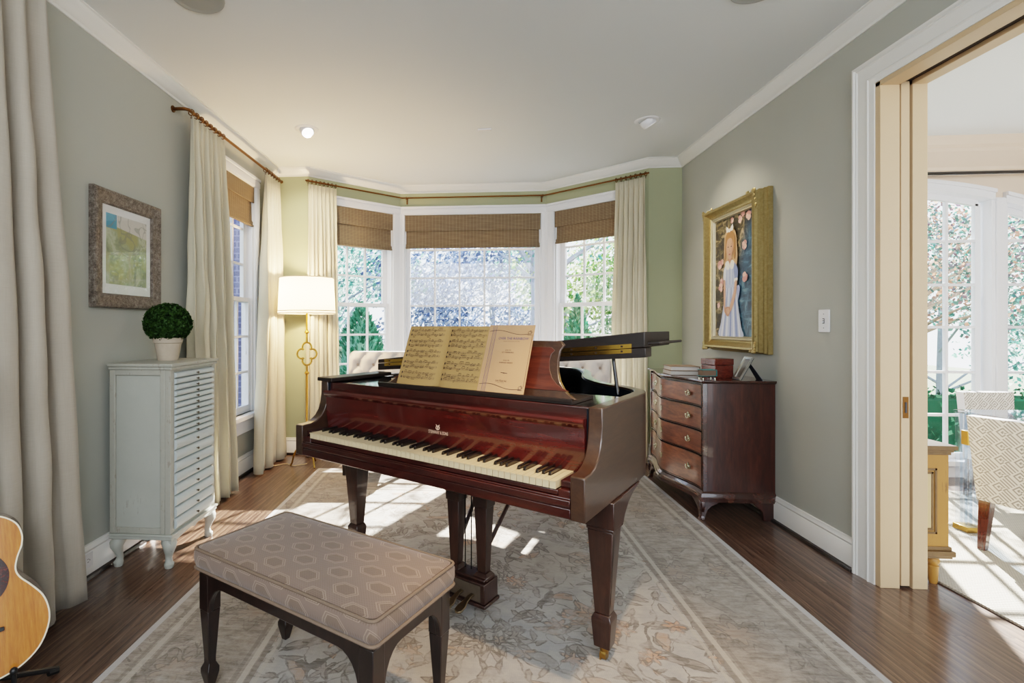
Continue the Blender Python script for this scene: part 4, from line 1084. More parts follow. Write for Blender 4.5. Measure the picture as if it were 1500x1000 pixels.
b = MB(); b.box(-.001, .002, -.046, .046, .002, .162); b.v = [tf(*p) for p in b.v]
b.loft([[tf(.002, -.022, .13), tf(.002, .022, .13), tf(.004, .022, .13), tf(.004, -.022, .13)], [(.135, -.034, 0), (.135, .034, 0), (.139, .034, 0), (.139, -.034, 0)]]); b.build('easel_back', simple('navy velvet back', '#141c2e', .8), pf)
# ================================================================ portrait (right wall)
port = thing('portrait_painting', 'gilt-framed portrait painting of a fair-haired girl in a pale blue dress', 'painting', (XR, 3.80, 1.588))
# local x is into the wall (so the front is -x); picture right is -y
k = N('gilded frame'); v = k.tc('Object'); f = k.noise(v, 60, 4, .7); M['gilt'] = k.done(k.pbr(k.ramp(f, [(.3, lin('#9c8858')), (.7, lin('#b5a070'))]), .3, .8, normal=None))
M['gilt_pale'] = simple('pale gilt slip', '#b9ae93', .45, .35, var=.15, vscale=40)
b = MB(); picframe(b, .373, .538, [(0, 0), (0, .030), (.006, .034), (.006, .050), (.012, .055), (.012, .080), (.018, .086), (.020, .104), (.028, .112), (.040, .110), (.050, .098), (.062, .084), (.074, .078), (.080, .080), (.084, .072), (.084, 0)])
b.v = [(-x, y, z) for x, y, z in b.v]; fr = b.build('frame', M['gilt'], port, smooth=28)
b = MB(); picframe(b, .290, .455, [(0, 0), (0, .076), (.004, .079), (.016, .070), (.022, .074), (.028, .060), (.028, 0)]); b.v = [(-x, y, z) for x, y, z in b.v]; b.build('inner_slip', M['gilt_pale'], fr, smooth=28)
b = MB(); rg = random.Random(4)
for sy in (-1, 1):
    for sz in (-1, 1):
        for i in range(26):
            t = rg.random(); arm = rg.random() < .5
            y = sy * (.362 - (.12 * t if arm else .02 * rg.random())); z = sz * (.527 - (.02 * rg.random() if arm else .12 * t))
            b.sphere((-.108 + .012 * t, y, z), (.007, .008 + .006 * rg.random(), .008 + .006 * rg.random()), 7, 5)
b.build('corner_ornament', M['gilt'], fr)
k = N('portrait foliage ground'); v = k.tc('Object'); s = k.sep(v)
lf = k.noise(k.map(v, (1, 15, 5.5), (R(28), 0, 0)), 1.5, 4, .65, .8); lf2 = k.noise(k.map(v, (1, 5.5, 15), (R(-25), 0, 0)), 1.5, 4, .6, .6)
lm = k.ma('MAXIMUM', lf, lf2)
warm_ = k.ramp(lm, [(.40, lin('#241b14')), (.53, lin('#453d28')), (.60, lin('#857550')), (.68, lin('#bfa583'))])
cool_ = k.ramp(lm, [(.40, lin('#1c2f42')), (.54, lin('#2f4f66')), (.62, lin('#4a6f84')), (.72, lin('#6c8a97'))])
fx_ = k.ramp(k.ma('SUBTRACT', k.ma('MULTIPLY', k.ma('SUBTRACT', .0, s[1]), 2.4), k.ma('MULTIPLY', s[2], .9)), [(-.02, (0, 0, 0)), (.25, (1, 1, 1))])
M['pt_bg'] = k.done(k.pbr(k.mix(fx_, warm_, cool_), .45))
pm = {'bg': M['pt_bg']}
for n_, c_ in (('skin', '#d6a488'), ('skin2', '#c58d70'), ('hair', '#b07a48'), ('hair2', '#d3a87c'), ('dress', '#bcc6dc'), ('dress2', '#8796c4'), ('dress3', '#e4e6ee'), ('white', '#f0ebe2'), ('pink', '#d7938a'), ('pink2', '#eec0b0'), ('eye', '#4c3a30'), ('lip', '#b8605a'), ('sash_', '#9aa6d0')): pm[n_] = simple('portrait ' + n_, c_, .5, var=.08, vscale=60)
keys_ = list(pm); b = MB(); b.box(-.056, -.052, -.268, .268, -.432, .432, 0)
_lay = [0]
def paint(pts, key, smooth=4):
    _lay[0] += 1; x = -.0565 - .00012 * _lay[0]
    p = catmull(pts, smooth, True) if smooth else pts
    b.add([(x, -u, vv) for u, vv in p], [tuple(range(len(p)))], keys_.index(key))
rp = random.Random(8)
def flower(u, vv, r):
    for i in range(6):
        a = i * 1.05 + rp.random(); cu, cv = u + r * .5 * math.cos(a), vv + r * .6 * math.sin(a); paint([(cu + r * .6 * math.cos(q), cv + r * .55 * math.sin(q)) for q in (0, 1.2, 2.5, 3.8, 5)], rp.choice(('pink', 'pink2')))
for u, vv, r in ((-.02, .40, .02), (.09, .385, .025), (.13, .42, .022), (.20, .39, .03), (.15, .20, .03), (-.19, .10, .03), (-.155, .115, .022), (-.16, -.03, .025), (.16, -.02, .032), (-.17, -.07, .03), (-.20, -.20, .02)): flower(u, vv, r)
# back hair, sash bow, skirt
paint([(-.105, .31), (-.06, .345), (.0, .34), (.045, .30), (.06, .22), (.068, .13), (.05, .07), (.01, .10), (-.06, .09), (-.10, .06), (-.118, .12), (-.115, .22)], 'hair2')
paint([(.02, -.10), (.075, -.07), (.10, -.09), (.085, -.15), (.05, -.20), (.015, -.16)], 'sash_')
paint([(-.098, -.06), (-.02, -.045), (.045, -.06), (.075, -.20), (.115, -.36), (.13, -.432), (-.185, -.432), (-.165, -.33), (-.125, -.20)], 'dress')
for a, c_, key, w in ((-.08, -.155, 'dress3', .010), (-.045, -.085, 'dress3', .013), (-.015, -.03, 'dress2', .012), (.005, .02, 'dress3', .010), (.025, .06, 'dress2', .016), (.04, .10, 'dress3', .008), (-.065, -.12, 'dress2', .006)):
    paint([(a - w * .3, -.08), (a + w * .3, -.08), (c_ + w, -.431), (c_ - w, -.431)], key, 0)
# bodice and sleeves
paint([(-.085, .085), (-.03, .105), (.03, .085), (.05, .03), (.045, -.065), (-.02, -.075), (-.095, -.065), (-.10, .02)], 'dress')
for i in range(6): paint([(-.085 + i * .024, .05), (-.081 + i * .024, .05), (-.079 + i * .023, -.06), (-.083 + i * .023, -.06)], 'dress3' if i % 2 else 'dress2', 0)
paint([(-.085, .085), (-.115, .06), (-.125, .0), (-.11, -.03), (-.09, -.02), (-.083, .03)], 'dress3')
paint([(.02, .09), (.055, .075), (.078, .03), (.07, -.03), (.045, -.04), (.03, .0)], 'dress2'); paint([(.03, -.022), (.072, -.018), (.068, -.04), (.032, -.045)], 'white')
# arms and clasped hands
paint([(-.118, -.03), (-.095, -.03), (-.092, -.13), (-.095, -.22), (-.075, -.25), (-.09, -.265), (-.115, -.24), (-.12, -.14)], 'skin')
paint([(.035, -.045), (.065, -.04), (.055, -.12), (.02, -.20), (-.02, -.25), (-.045, -.235), (-.01, -.17), (.025, -.10)], 'skin')
paint([(-.10, -.225), (-.06, -.215), (-.025, -.225), (-.03, -.26), (-.055, -.285), (-.09, -.27)], 'skin2'); paint([(-.085, -.235), (-.05, -.225), (-.035, -.25), (-.06, -.27)], 'skin')
# neck, collar, head, fringe, bow
paint([(-.055, .13), (-.005, .13), (.0, .09), (-.03, .075), (-.06, .09)], 'skin2')
paint([(-.095, .10), (-.055, .115), (-.032, .08), (-.045, .05), (-.08, .06)], 'white'); paint([(.03, .10), (-.005, .115), (-.03, .08), (-.012, .05), (.022, .06)], 'white')
paint([(-.08, .20), (-.072, .26), (-.03, .285), (.012, .26), (.018, .20), (.0, .145), (-.028, .122), (-.06, .145)], 'skin')
paint([(.0, .26), (.018, .20), (.002, .15), (-.014, .14), (-.002, .20)], 'skin2')
paint([(-.095, .23), (-.085, .295), (-.03, .325), (.03, .30), (.045, .22), (.04, .12), (.022, .14), (.018, .22), (-.005, .268), (-.05, .272), (-.076, .235), (-.085, .14), (-.105, .12)], 'hair')
for u0 in (-.052, -.008): paint([(u0 - .009, .213), (u0, .218), (u0 + .009, .213), (u0, .208)], 'eye'); paint([(u0 - .011, .226), (u0, .231), (u0 + .011, .227), (u0, .228)], 'hair')
paint([(-.030, .20), (-.025, .178), (-.034, .176)], 'skin2', 0); paint([(-.044, .160), (-.031, .164), (-.016, .160), (-.03, .153)], 'lip')
paint([(-.03, .33), (-.075, .365), (-.072, .32)], 'white', 2); paint([(-.03, .33), (.012, .37), (.016, .325)], 'white', 2); paint([(-.04, .335), (-.022, .34), (-.02, .32), (-.038, .318)], 'white')
b.build('canvas', [pm[q] for q in keys_], port, smooth=0)

# ================================================================ floor lamp in the back left corner
lamp = thing('floor_lamp', 'brass quatrefoil floor lamp with a lit white drum shade', 'lamp', (-1.42, 4.44, 0), R(10))
b = MB(); b.lathe([(0, .13), (.016, .13), (.020, .15), (.013, .17), (.0105, .20), (.0105, .80), (.017, .81), (.022, .818), (.017, .826), (.0095, .835), (.0095, .885), (0, .887)], 16)
b.lathe([(0, 1.088), (.0095, 1.09), (.0095, 1.165), (.017, 1.172), (.022, 1.18), (.014, 1.19), (.008, 1.2), (.008, 1.66), (0, 1.66)], 16); b.build('pole', M['gold'], lamp)
q = []
cz, rr, off = .988, .040, .045
for cx_, cz_, a0 in ((off, 0, -135), (0, off * 1.28, -45), (-off, 0, 45), (0, -off * 1.28, 135)):
    for i in range(11): 
        a = R(a0 + 45 + 0 + i * 18 - 0) if False else R(a0 + 45 + (i - 5) * 24 + 0 + 0)
        a = R({(off): 0}.get(cx_, 180) if cz_ == 0 else (90 if cz_ > 0 else -90)) + R((i - 5) * 24)
        q.append((cx_ + rr * math.cos(a), 0, cz + cz_ + rr * 1.08 * math.sin(a)))
b = MB(); b.tube(q, .0085, 8, closed=True); b.build('quatrefoil', M['gold'], lamp)
for i in range(3):
    a = R(-55 + 120 * i); b = MB(); pr = [(0.008, .155), (.05, .165), (.09, .14), (.115, .085), (.128, .03), (.14, .006)]
    b.tube([(r_ * math.cos(a), r_ * math.sin(a), z) for r_, z in catmull(pr, 4)], .0075, 8); b.sphere((.14 * math.cos(a), .14 * math.sin(a), .008), .008, 8, 6); b.build('foot', M['gold'], lamp)
b = MB(); n_ = 40
rings = []
for z, r_ in ((1.345, .250), (1.655, .235)): rings.append([(r_ * math.cos(2 * PI * i / n_), r_ * math.sin(2 * PI * i / n_), z) for i in range(n_)])
b.loft(rings, cap=False); sh = b.build('lamp_shade', M['shade'], lamp, smooth=80)
b = MB()
mt_ = simple('shade binding', '#c9bca8', .8)
for z, r_ in ((1.345, .2515), (1.367, .2505), (1.655, .2365)):
    b = MB(); b.tube([(r_ * math.cos(2 * PI * i / n_), r_ * math.sin(2 * PI * i / n_), z) for i in range(n_)], .004, 6, closed=True)
    b.build('binding_ring', mt_, sh)
b = MB(); 
for i in range(3):
    a = 2 * PI * i / 3; b.tube([(0, 0, 1.64), (.234 * math.cos(a), .234 * math.sin(a), 1.645)], .002, 5)
b.build('shade_spider', M['gold'], sh)
b = MB(); b.sphere((0.03, 0, 1.47), (.028, .028, .04), 12, 8); b.build('bulb', M['bulb'], lamp)
cb = MB(); cb.tube(catmull([(-1.43, 4.47, .006), (-1.52, 4.40, .006), (-1.62, 4.45, .006), (-1.70, 4.38, .006), (-1.74, 4.47, .006), (-1.80, 4.60, .006)], 8), .004, 6)
tag(cb.build('lamp_cord', simple('clear gold cord', '#c7ae85', .5)), 'thin pale lamp cord lying on the floor beside the long window curtain', 'cord')

# ================================================================ curtains, rods and woven blinds
def curtain(name, label, top0, top1, bot0, bot1, nrm, folds, ztop=2.575, zbot=.012, amp=.035, mat='linen', seed=1, ret=0, rings=True, rodz=2.605, hem=0):
    """top0..top1 plan ends of the heading, bot0..bot1 plan ends of the hem, nrm points into the room"""
    root = thing(name, label, 'curtain', (0, 0, 0)); rd = random.Random(seed)
    ph = [rd.uniform(0, 6.28) for _ in range(4)]; nu, nv = folds * 14, 34; nx, ny = nrm
    wob = [rd.uniform(-.35, .35) for _ in range(folds + 2)]
    def fn(a, v):
        s_ = v ** 1.15
        x = top0[0] + (top1[0] - top0[0]) * a; y = top0[1] + (top1[1] - top0[1]) * a
        xb_ = bot0[0] + (bot1[0] - bot0[0]) * a; yb_ = bot0[1] + (bot1[1] - bot0[1]) * a
        x, y = x + (xb_ - x) * s_, y + (yb_ - y) * s_
        t = a * folds; i = int(t); wv = wob[i] * (1 - (t - i)) + wob[i + 1] * (t - i)
        A = amp * (.45 + .75 * min(1, v * 2.2))
        o = A * math.cos(2 * PI * t + wv * v * 2.2) + amp * .35 * v * math.sin(2 * PI * t * .5 + ph[0]) + amp * .3 * min(1, v * 4) * math.sin(2 * PI * t * 1.5 + ph[1] + v * .8)
        if v < .055: # pinched heading
            o = A * math.cos(2 * PI * t) * (.55 + .45 * v / .055) + .008 * math.cos(6 * PI * t) * (1 - v / .055)
        o += .0045 * math.sin(9 * v + 23 * a + ph[3]) * math.sin(17 * v - 31 * a) * min(1, v * 5) + .003 * math.sin(41 * v + 13 * a * a * 9)* math.sin(a * 57) * min(1, v * 5)
        slide = .016 * math.sin(4 * PI * t + ph[2]) * min(1, v * 2); tx, ty = -ny, nx
        z = ztop - (ztop - zbot) * v + (.006 * math.cos(2 * PI * t) if v > .98 else 0)
        return (x + nx * o + tx * slide, y + ny * o + ty * slide, z)
    mb = MB(); mb.grid(fn, nu, nv)
    p = mb.build('panel', M[mat], root, smooth=70, solid=.004)
    if rings:
        r0 = None; dx, dy = top1[0] - top0[0], top1[1] - top0[1]; ang = math.atan2(dy, dx)
        for i in range(folds + 1):
            a = min(1, max(0, i / folds)); x, y = top0[0] + dx * a, top0[1] + dy * a
            if r0 is None:
                rb = MB(); rb.ring((0, 0, 0), .0185, .0036, 'x', 16, 6); rb.tube([(0, 0, -.018), (0, 0, -.032)], .002, 5); rb.ring((0, 0, -.034), .005, .0015, 'x', 8, 5); r0 = rb.build('curtain_ring', M['bronze'], root); o = r0
            else: o = dup(r0, root)
            o.location = (x, y, rodz - .004); o.rotation_euler.z = ang + .25 * (rd.random() - .5)
    return root
curtain('linen_curtain', 'grey oatmeal linen curtain at the left edge behind the guitar', (-1.76, 1.985), (-1.76, 1.20), (-1.735, 2.135), (-1.70, 1.00), (1, 0), 7, amp=.042, seed=3, ztop=2.645, rodz=2.68)
curtain('linen_curtain', 'linen curtain on the near side of the tall side window behind the drawer cabinet', (-1.765, 3.15), (-1.765, 3.57), (-1.755, 3.16), (-1.735, 3.67), (1, 0), 7, mat='linen_warm', seed=5, amp=.036)
curtain('linen_curtain', 'pale linen curtain on the far side of the tall side window by the corner', (-1.765, 4.36), (-1.765, 4.66), (-1.735, 4.06), (-1.735, 4.70), (1, 0), 5, mat='linen_warm', seed=8, amp=.036)
def bl(s_, d): M_, L = frame(PC, PD); q = M_ @ Vector((s_, -d, 0)); return (q.x, q.y)
def br_(s_, d): M_, L = frame(PE, PF); q = M_ @ Vector((s_, -d, 0)); return (q.x, q.y)
nl = Vector((PD[1] - PC[1], -(PD[0] - PC[0]))).normalized(); nr = Vector((PF[1] - PE[1], -(PF[0] - PE[0]))).normalized()
curtain('linen_curtain', 'cream pleated curtain behind the lit floor lamp at the left end of the bay', bl(-.035, .085), bl(.255, .085), bl(-.06, .10), bl(.285, .10), nl, 7, mat='linen_warm', seed=11, amp=.028)
curtain('linen_curtain', 'cream pleated curtain at the right end of the bay behind the piano lid', br_(.815, .085), br_(1.09, .085), br_(.79, .10), br_(1.125, .10), nr, 6, mat='linen_warm', seed=13, amp=.032)
rod = MB(); rod.tube([(XL + .002, 3.10, 2.605), (XL + .05, 3.10, 2.605), (-1.78, 3.105, 2.605), (-1.765, 3.12, 2.605), (-1.765, 3.2, 2.605), (-1.765, 4.74, 2.605)], .0105, 10); rod.sphere((-1.765, 4.745, 2.605), .016, 10, 8); rod.ring((XL + .004, 3.10, 2.605), .016, .006, 'x', 14, 6)
tag(rod.build('curtain_rod', M['bronze']), 'bronze curtain rod over the tall side window in the left wall', 'curtain rod')
rod = MB(); e1, e2 = bl(1.045, .085), br_(.035, .085)
path = [bl(-.06, .085), bl(.5, .085), bl(1.02, .085), (-.695, 5.448), (.80, 5.448), br_(.06, .085), br_(.5, .085), br_(1.12, .085)]
rod.tube([(x, y, 2.605) for x, y in path], .0085, 10)
ro_ = tag(rod.build('curtain_rod', M['bronze']), 'thin bronze curtain rod bent round the three sides of the bay', 'curtain rod')
for x in (-.655, .785):
    br = MB(); br.box(x - .008, x + .008, 5.529, 5.535, 2.555, 2.625); br.tube([(x, 5.532, 2.60), (x, 5.448, 2.594)], .006, 8); br.ring((x, 5.448, 2.605), .0115, .004, 'x', 12, 6); br.build('rod_bracket', M['bronze'], ro_)
def blind(label, p, q, a, b_, zb_, mid):
    Mx, L = frame(p, q); root = thing('woven_blind', label, 'blind'); root.matrix_world = Mx
    w = MB()
    w.box(a, b_, -.012, -.004, mid, 2.432)                                  # front valance flap
    w.build('valance', M['bamboo'], root, bevel=.001)
    w = MB(); prof = [(-.002, 2.432), (.004, mid), (.0, zb_ + .045), (-.008, zb_ + .028), (-.006, zb_), (.004, zb_), (.006, zb_ + .03), (.012, zb_ + .05), (.012, 2.432)]
    w.loft([[(x, y + .006, z) for y, z in prof] for x in (a + .006, b_ - .006)]); w.build('slat_panel', M['bamboo'], root, smooth=40)
    r = MB(); r.box(a + .004, b_ - .004, -.010, .012, zb_ - .012, zb_ + .004); r.build('bottom_rail', M['bamboo'], root, bevel=.002)
    c = MB(); c.tube([(b_ - .09, .022, zb_), (b_ - .09, .024, 1.02)], .0011, 5); c.lathe([(0, 0), (.005, .004), (.006, .02), (.003, .034), (0, .036)], 8, (b_ - .09, .024, .99)); c.build('pull_cord', M['plastic'], root)
    return root
blind('woven bamboo blind on the tall narrow window in the left wall', PA, PB, 5.424, 6.116, 2.105, 2.30)
blind('woven bamboo blind on the angled bay window above the floor lamp', PC, PD, .20, .972, 2.058, 2.262)
blind('widest woven bamboo blind, on the middle bay window', PD, PE, .055, 1.503, 2.088, 2.262)
blind('woven bamboo blind on the angled bay window next to the right-hand curtain', PE, PF, .106, .88, 2.108, 2.268)

# ================================================================ tufted chairs in the bay
M['tuft_button'] = simple('tuft button', '#9c8c7e', .8)
def tufted(label, x, y, rz, top=.995, w=.30):
    t = thing('tufted_chair', label, 'chair', (x, y, 0), rz, None)
    def dep(u, vv):
        d = 1e9
        for j in range(5):
            for i in range(-3, 4):
                cu, cv = (i + (.5 if j % 2 else 0)) * .145, .56 + j * .105
                d = min(d, math.hypot(u - cu, (vv - cv)))
        q_ = (vv - .56) / .105; p1 = abs((u / .0725 + q_ + 1) % 2 - 1); p2 = abs((u / .0725 - q_ + 1) % 2 - 1)
        cr = max(math.exp(-(p1 / .16) ** 2), math.exp(-(p2 / .16) ** 2)) if vv < top - .02 else 0
        return -.050 * math.exp(-(d / .034) ** 2) - .020 * cr
    def fb(a, b_):
        u = (a * 2 - 1) * w; vv = .40 + (top - .40) * b_; r = .06
        e = 0
        if vv > top - r: 
            e = 1 - math.sqrt(max(0, 1 - ((vv - top + r) / r) ** 2)); u *= 1 - .10 * e
        edge = 1 - max(0, (abs(a * 2 - 1) - .86) / .14) ** 2; lean = (vv - .4) * .16
        return (u, -.035 * edge * (1 - e) - .02 + lean + -dep(u, vv) * edge * (1 - e) * 1.0, vv)
    b = MB(); nu, nv = 44, 36
    b.grid(fb, nu, nv)
    b.grid(lambda a, bb: (lambda p: (p[0], .085 + (p[2] - .4) * .16, p[2]))(fb(a, bb)), nu, nv)
    fr_, bk2 = [fb(0, j / nv) for j in range(nv + 1)], None
    edge = [fb(0, j / nv) for j in range(nv + 1)] + [fb(i / nu, 1) for i in range(1, nu)] + [fb(1, j / nv) for j in range(nv, -1, -1)]
    b.loft([[p, (p[0], .085 + (p[2] - .4) * .16, p[2])] for p in edge], closed=False, cap=False)
    b.build('backrest', M['tuft'], t, smooth=60)
    b = MB()
    for j in range(5):
        for i in range(-2, 3):
            cu, cv = (i + (.5 if j % 2 else 0)) * .145, .56 + j * .105
            if abs(cu) < w - .05 and cv < top - .05: b.sphere((cu, -.022 + (cv - .4) * .16 + .012, cv), (.011, .008, .011), 8, 6)
    b.build('tuft_button', M['tuft_button'], t)
    b = MB(); b.loft([[(x_, y_ - .26, z) for x_, y_ in rrect(w + e, .28 + e, .05)] for z, e in ((.30, -.01), (.32, 0), (.42, .005), (.455, -.012), (.465, -.04))]); b.build('seat', M['tuft'], t, smooth=50)
    for sx in (-1, 1):
        for yy in (-.48, .02):
            l = MB(); l.stackpost(sx * (w - .05), yy, [(0, .013), (.30, .022)]); l.build('leg', M['bench_leg'], t, bevel=.002)
    return t
tufted('pale button-tufted chair in the bay beyond the keyboard end of the piano', -.80, 4.66, R(4))
tufted('pale button-tufted chair in the bay seen under the raised piano lid', .90, 4.50, R(-24), .96)

# ================================================================ ceiling fixtures, switch, outlet
def downlight(label, x, y, az, lit):
    t = thing('recessed_light', label, 'ceiling light', (x, y, H), az)
    b = MB(); b.lathe([(.058, 0), (.060, -.006), (.088, -.004), (.090, 0)], 36, cap=False); b.build('trim_ring', M['plastic'], t, smooth=60)
    b = MB(); b.lathe([(.052, .012), (.054, -.008), (.050, -.040), (.044, -.044), (.044, -.034), (0, -.030)], 30)
    b.xf(Matrix.Rotation(R(34), 4, 'Y')); b.build('eyeball', M['plastic'], t, smooth=50)
    b = MB(); b.lathe([(0, -.0405), (.041, -.0405), (.041, -.036), (0, -.036)], 24); b.xf(Matrix.Rotation(R(34), 4, 'Y')); b.build('lens', M['led'], t)
    return t
downlight('lit recessed eyeball light above the floor lamp', -1.237, 3.858, R(130), 1)
downlight('recessed eyeball light by the crown above the portrait', 1.322, 3.90, R(192), 1)
for lab, x, y in (('round white speaker grille in the ceiling above the drawer cabinet', -1.242, 2.27), ('round white speaker grille in the ceiling just at the top edge of the picture', 1.30, 2.40)):
    b = MB(); b.lathe([(0, -.008), (.085, -.008), (.1, -.007), (.105, -.009), (.116, -.008), (.118, 0), (0, 0)], 48, (x, y, H)); g_ = b.build('ceiling_speaker', simple('speaker grille paint', '#9fa19d', .7, bump=.6, bscale=900), smooth=30); tag(g_, lab, 'speaker')
b = MB(); b.box(-.052, .052, -.018, .018, -.012, 0); o = b.build('smoke_sensor', M['plastic'], bevel=.004); o.location = (.131, 3.968, H); tag(o, 'small white rectangular sensor in the middle of the ceiling', 'sensor')
sw = thing('light_switch', 'white toggle switch plate on the wall between the portrait and the doorway', 'switch', (XR, 2.953, 1.26))
b = MB(); b.box(-.007, 0, -.043, .043, -.062, .062); b.build('plate', M['plastic'], sw, bevel=.003)
b = MB(); b.box(-.009, -.006, -.007, .007, -.014, .014); b.build('slot', M['slot'], sw); b = MB(); b.frustum((-.008, 0, .003), (.004, .0045), (-.010, 0, .010), (.003, .004)); b.box(-.019, -.007, -.004, .004, -.009, -.002); b.build('toggle', M['plastic'], sw)
b = MB(); [b.sphere((-.0072, 0, z), (.0015, .003, .003), 8, 5) for z in (-.038, .038)]; b.build('screw', M['steel'], sw)
ot = thing('wall_outlet', 'white duplex outlet set in the left baseboard beside the grey curtain', 'outlet', (XL + .017, 2.325, .092), R(0))
b = MB(); b.box(0, .005, -.058, .058, -.036, .036); b.build('plate', M['plastic'], ot, bevel=.002)
for s_ in (-.024, .024):
    b = MB()
    for dz in (-.007, .007): b.box(.0045, .0055, s_ - .005, s_ + .005, dz - .0012, dz + .0012)
    b.box(.0045, .0055, s_ + .009, s_ + .013, -.0025, .0025)
    b.build('socket_slot', M['slot'], ot)

# ================================================================ guitar on its stand (left foreground)
gpos = Vector((-1.468, 1.398, 0))
gt = thing('acoustic_guitar', 'amber-topped acoustic guitar with dark pickguard leaning on a stand', 'guitar', (0, 0, 0))
# body plane: u right, v up, w out of the soundboard
half = [(0, 0), (.06, .003), (.12, .018), (.17, .055), (.198, .11), (.203, .16), (.190, .21), (.162, .252), (.136, .285), (.127, .312), (.133, .345), (.146, .38), (.148, .415), (.135, .452), (.10, .482), (.05, .497), (0, .50)]
hc_ = catmull(half, 4); outl = hc_ + [(-x, y) for x, y in hc_[::-1][1:-1]]
def gm(): # lean back and roll
    face = R(44)      # turn of the face about z so it looks towards the camera
    # axes at rest: u=+x, v=+z, w=-y ; then lean back, roll, turn
    B = Matrix(((1, 0, 0, 0), (0, 0, -1, 0), (0, 1, 0, 0), (0, 0, 0, 1)))
    return Matrix.Translation((gpos.x, gpos.y, .150)) @ Matrix.Rotation(face, 4, 'Z') @ Matrix.Rotation(R(-10), 4, 'X') @ Matrix.Rotation(R(-3), 4, 'Y') @ B
gt.matrix_world = gm()
b = MB(); b.prism(outl, 'z', -.105, 0); b.build('body', M['guitar_side'], gt, smooth=40)
ins = offset2(outl, .0035, True) if True else outl
def inset(poly, d):
    a = offset2(poly, d, True); area = lambda p: sum(p[i][0] * p[(i + 1) % len(p)][1] - p[(i + 1) % len(p)][0] * p[i][1] for i in range(len(p)))
    return a if abs(area(a)) < abs(area(poly)) else offset2(poly, -d, True)
b = MB(); b.prism(inset(outl, .0035), 'z', 0, .0018); b.build('soundboard', M['spruce'], gt, smooth=30)
b = MB(); i1 = inset(outl, .004); b.loft([[(o[0] * 1.002, o[1], -.002), (o[0] * 1.002, o[1], .0026), (i[0], i[1], .0026), (i[0], i[1], -.002)] for o, i in zip(outl, i1)], loop=True); b.build('binding', M['binding'], gt)
b = MB(); b.prism([(.05 * math.cos(2 * PI * i / 32), .335 + .05 * math.sin(2 * PI * i / 32)) for i in range(32)], 'z', .0016, .0024); b.build('sound_hole', M['slot'], gt)
b = MB(); b.ring((0, .335, .0026), .056, .004, 'z', 40, 6); b.build('rosette', M['tortoise'], gt)
pg = catmull([(.045, .30), (.06, .335), (.052, .375), (.085, .362), (.108, .318), (.104, .272), (.082, .240), (.055, .238), (.038, .262), (.036, .285)], 4, True)
b = MB(); b.prism(pg, 'z', .0018, .0036); b.build('pickguard', M['tortoise'], gt)
b = MB(); b.prism([(-.09, .152), (-.05, .160), (.05, .160), (.09, .152), (.09, .142), (.04, .136), (0, .128), (-.04, .136), (-.09, .142)], 'z', .0018, .011); b.box(-.036, .036, .153, .156, .011, .014, 1); b.build('bridge', [M['ebony'], M['ivory']], gt, bevel=.002)
b = MB(); b.loft([[(-w_, y, -.002), (w_, y, -.002), (w_, y, .008), (-w_, y, .008)] for y, w_ in ((.385, .028), (.50, .028), (.86, .0215))]); b.build('fretboard', M['ebony'], gt, bevel=.001)
b = MB(); b.loft([[(-w_, y, -.004), (w_, y, -.004), (w_ * .7, y, -d_), (-w_ * .7, y, -d_)] for y, w_, d_ in ((.49, .028, .06), (.53, .027, .03), (.86, .0215, .022))]); b.build('neck', M['guitar_side'], gt, smooth=50)
hd = MB(); hd.prism([(-.022, .86), (.022, .86), (.036, .885), (.036, 1.03), (.015, 1.045), (-.015, 1.045), (-.036, 1.03), (-.036, .885)], 'z', -.020, -.002); h_o = hd.build('headstock', M['ebony'], gt, bevel=.002)
for sx in (-1, 1):
    for y in (.90, .95, 1.0):
        tp = MB(); tp.tube([(sx * .036, y, -.011), (sx * .052, y, -.011)], .003, 6); tp.sphere((sx * .058, y, -.011), (.010, .006, .004), 8, 6); tp.build('tuning_peg', M['steel'], h_o)
for i in range(6):
    x0_, x1_ = (i - 2.5) * .0105, (i - 2.5) * .0072; b = MB(); b.tube([(x0_, .154, .0145), (x1_, .86, .0095)], .0006 if i > 2 else .0009, 4); b.build('string', M['steel'], gt)
stand = thing('guitar_stand', 'black folding guitar stand with splayed rubber-tipped legs', 'stand', (gpos.x - .10, gpos.y + .10, 0)); fw_ = gm(); U0, U1 = fw_ @ Vector((0, .0, -.135)), fw_ @ Vector((0, .44, -.135))
b = MB(); o_ = stand.location
def rel(p): return (p[0] - o_.x, p[1] - o_.y, p[2])
b.tube([rel(U1), rel(U0)], .012, 8); b.build('upright', M['rubber'], stand)
for tip in ((-1.450, 1.708, .016), (-1.30, 1.29, .016), (-1.70, 1.56, .016)):
    b = MB(); b.tube([rel(U0), rel((U0.x + (tip[0] - U0.x) * .35, U0.y + (tip[1] - U0.y) * .35, .075)), rel((tip[0], tip[1], tip[2]))], .0095, 8)
    d_ = Vector((tip[0] - U0.x, tip[1] - U0.y, 0)).normalized() * .03; b.tube([rel((tip[0] - d_.x, tip[1] - d_.y, .018)), rel((tip[0], tip[1], .0135))], .0125, 8); b.build('leg', M['rubber'], stand)
for sx in (-1, 1):
    p0, p1, p2 = fw_ @ Vector((sx * .10, .004, -.12)), fw_ @ Vector((sx * .105, -.004, .012)), fw_ @ Vector((sx * .105, .02, .022))
    p0.z -= .012; p1.z -= .012
    b = MB(); b.tube([rel(U0), rel(p0), rel(p1), rel(p2)], .007, 8); b.sphere(rel(p2), .011, 8, 6); b.build('cradle_arm', M['rubber'], stand)
# ================================================================ dining room beyond the doorway
b = MB(); b.box(2.25, 6.0, -.5, 4.1, .001, .012); tag(b.build('dining_rug', M['basket'], bevel=.003), 'pale basketweave rug under the dining chairs beyond the doorway', 'rug')
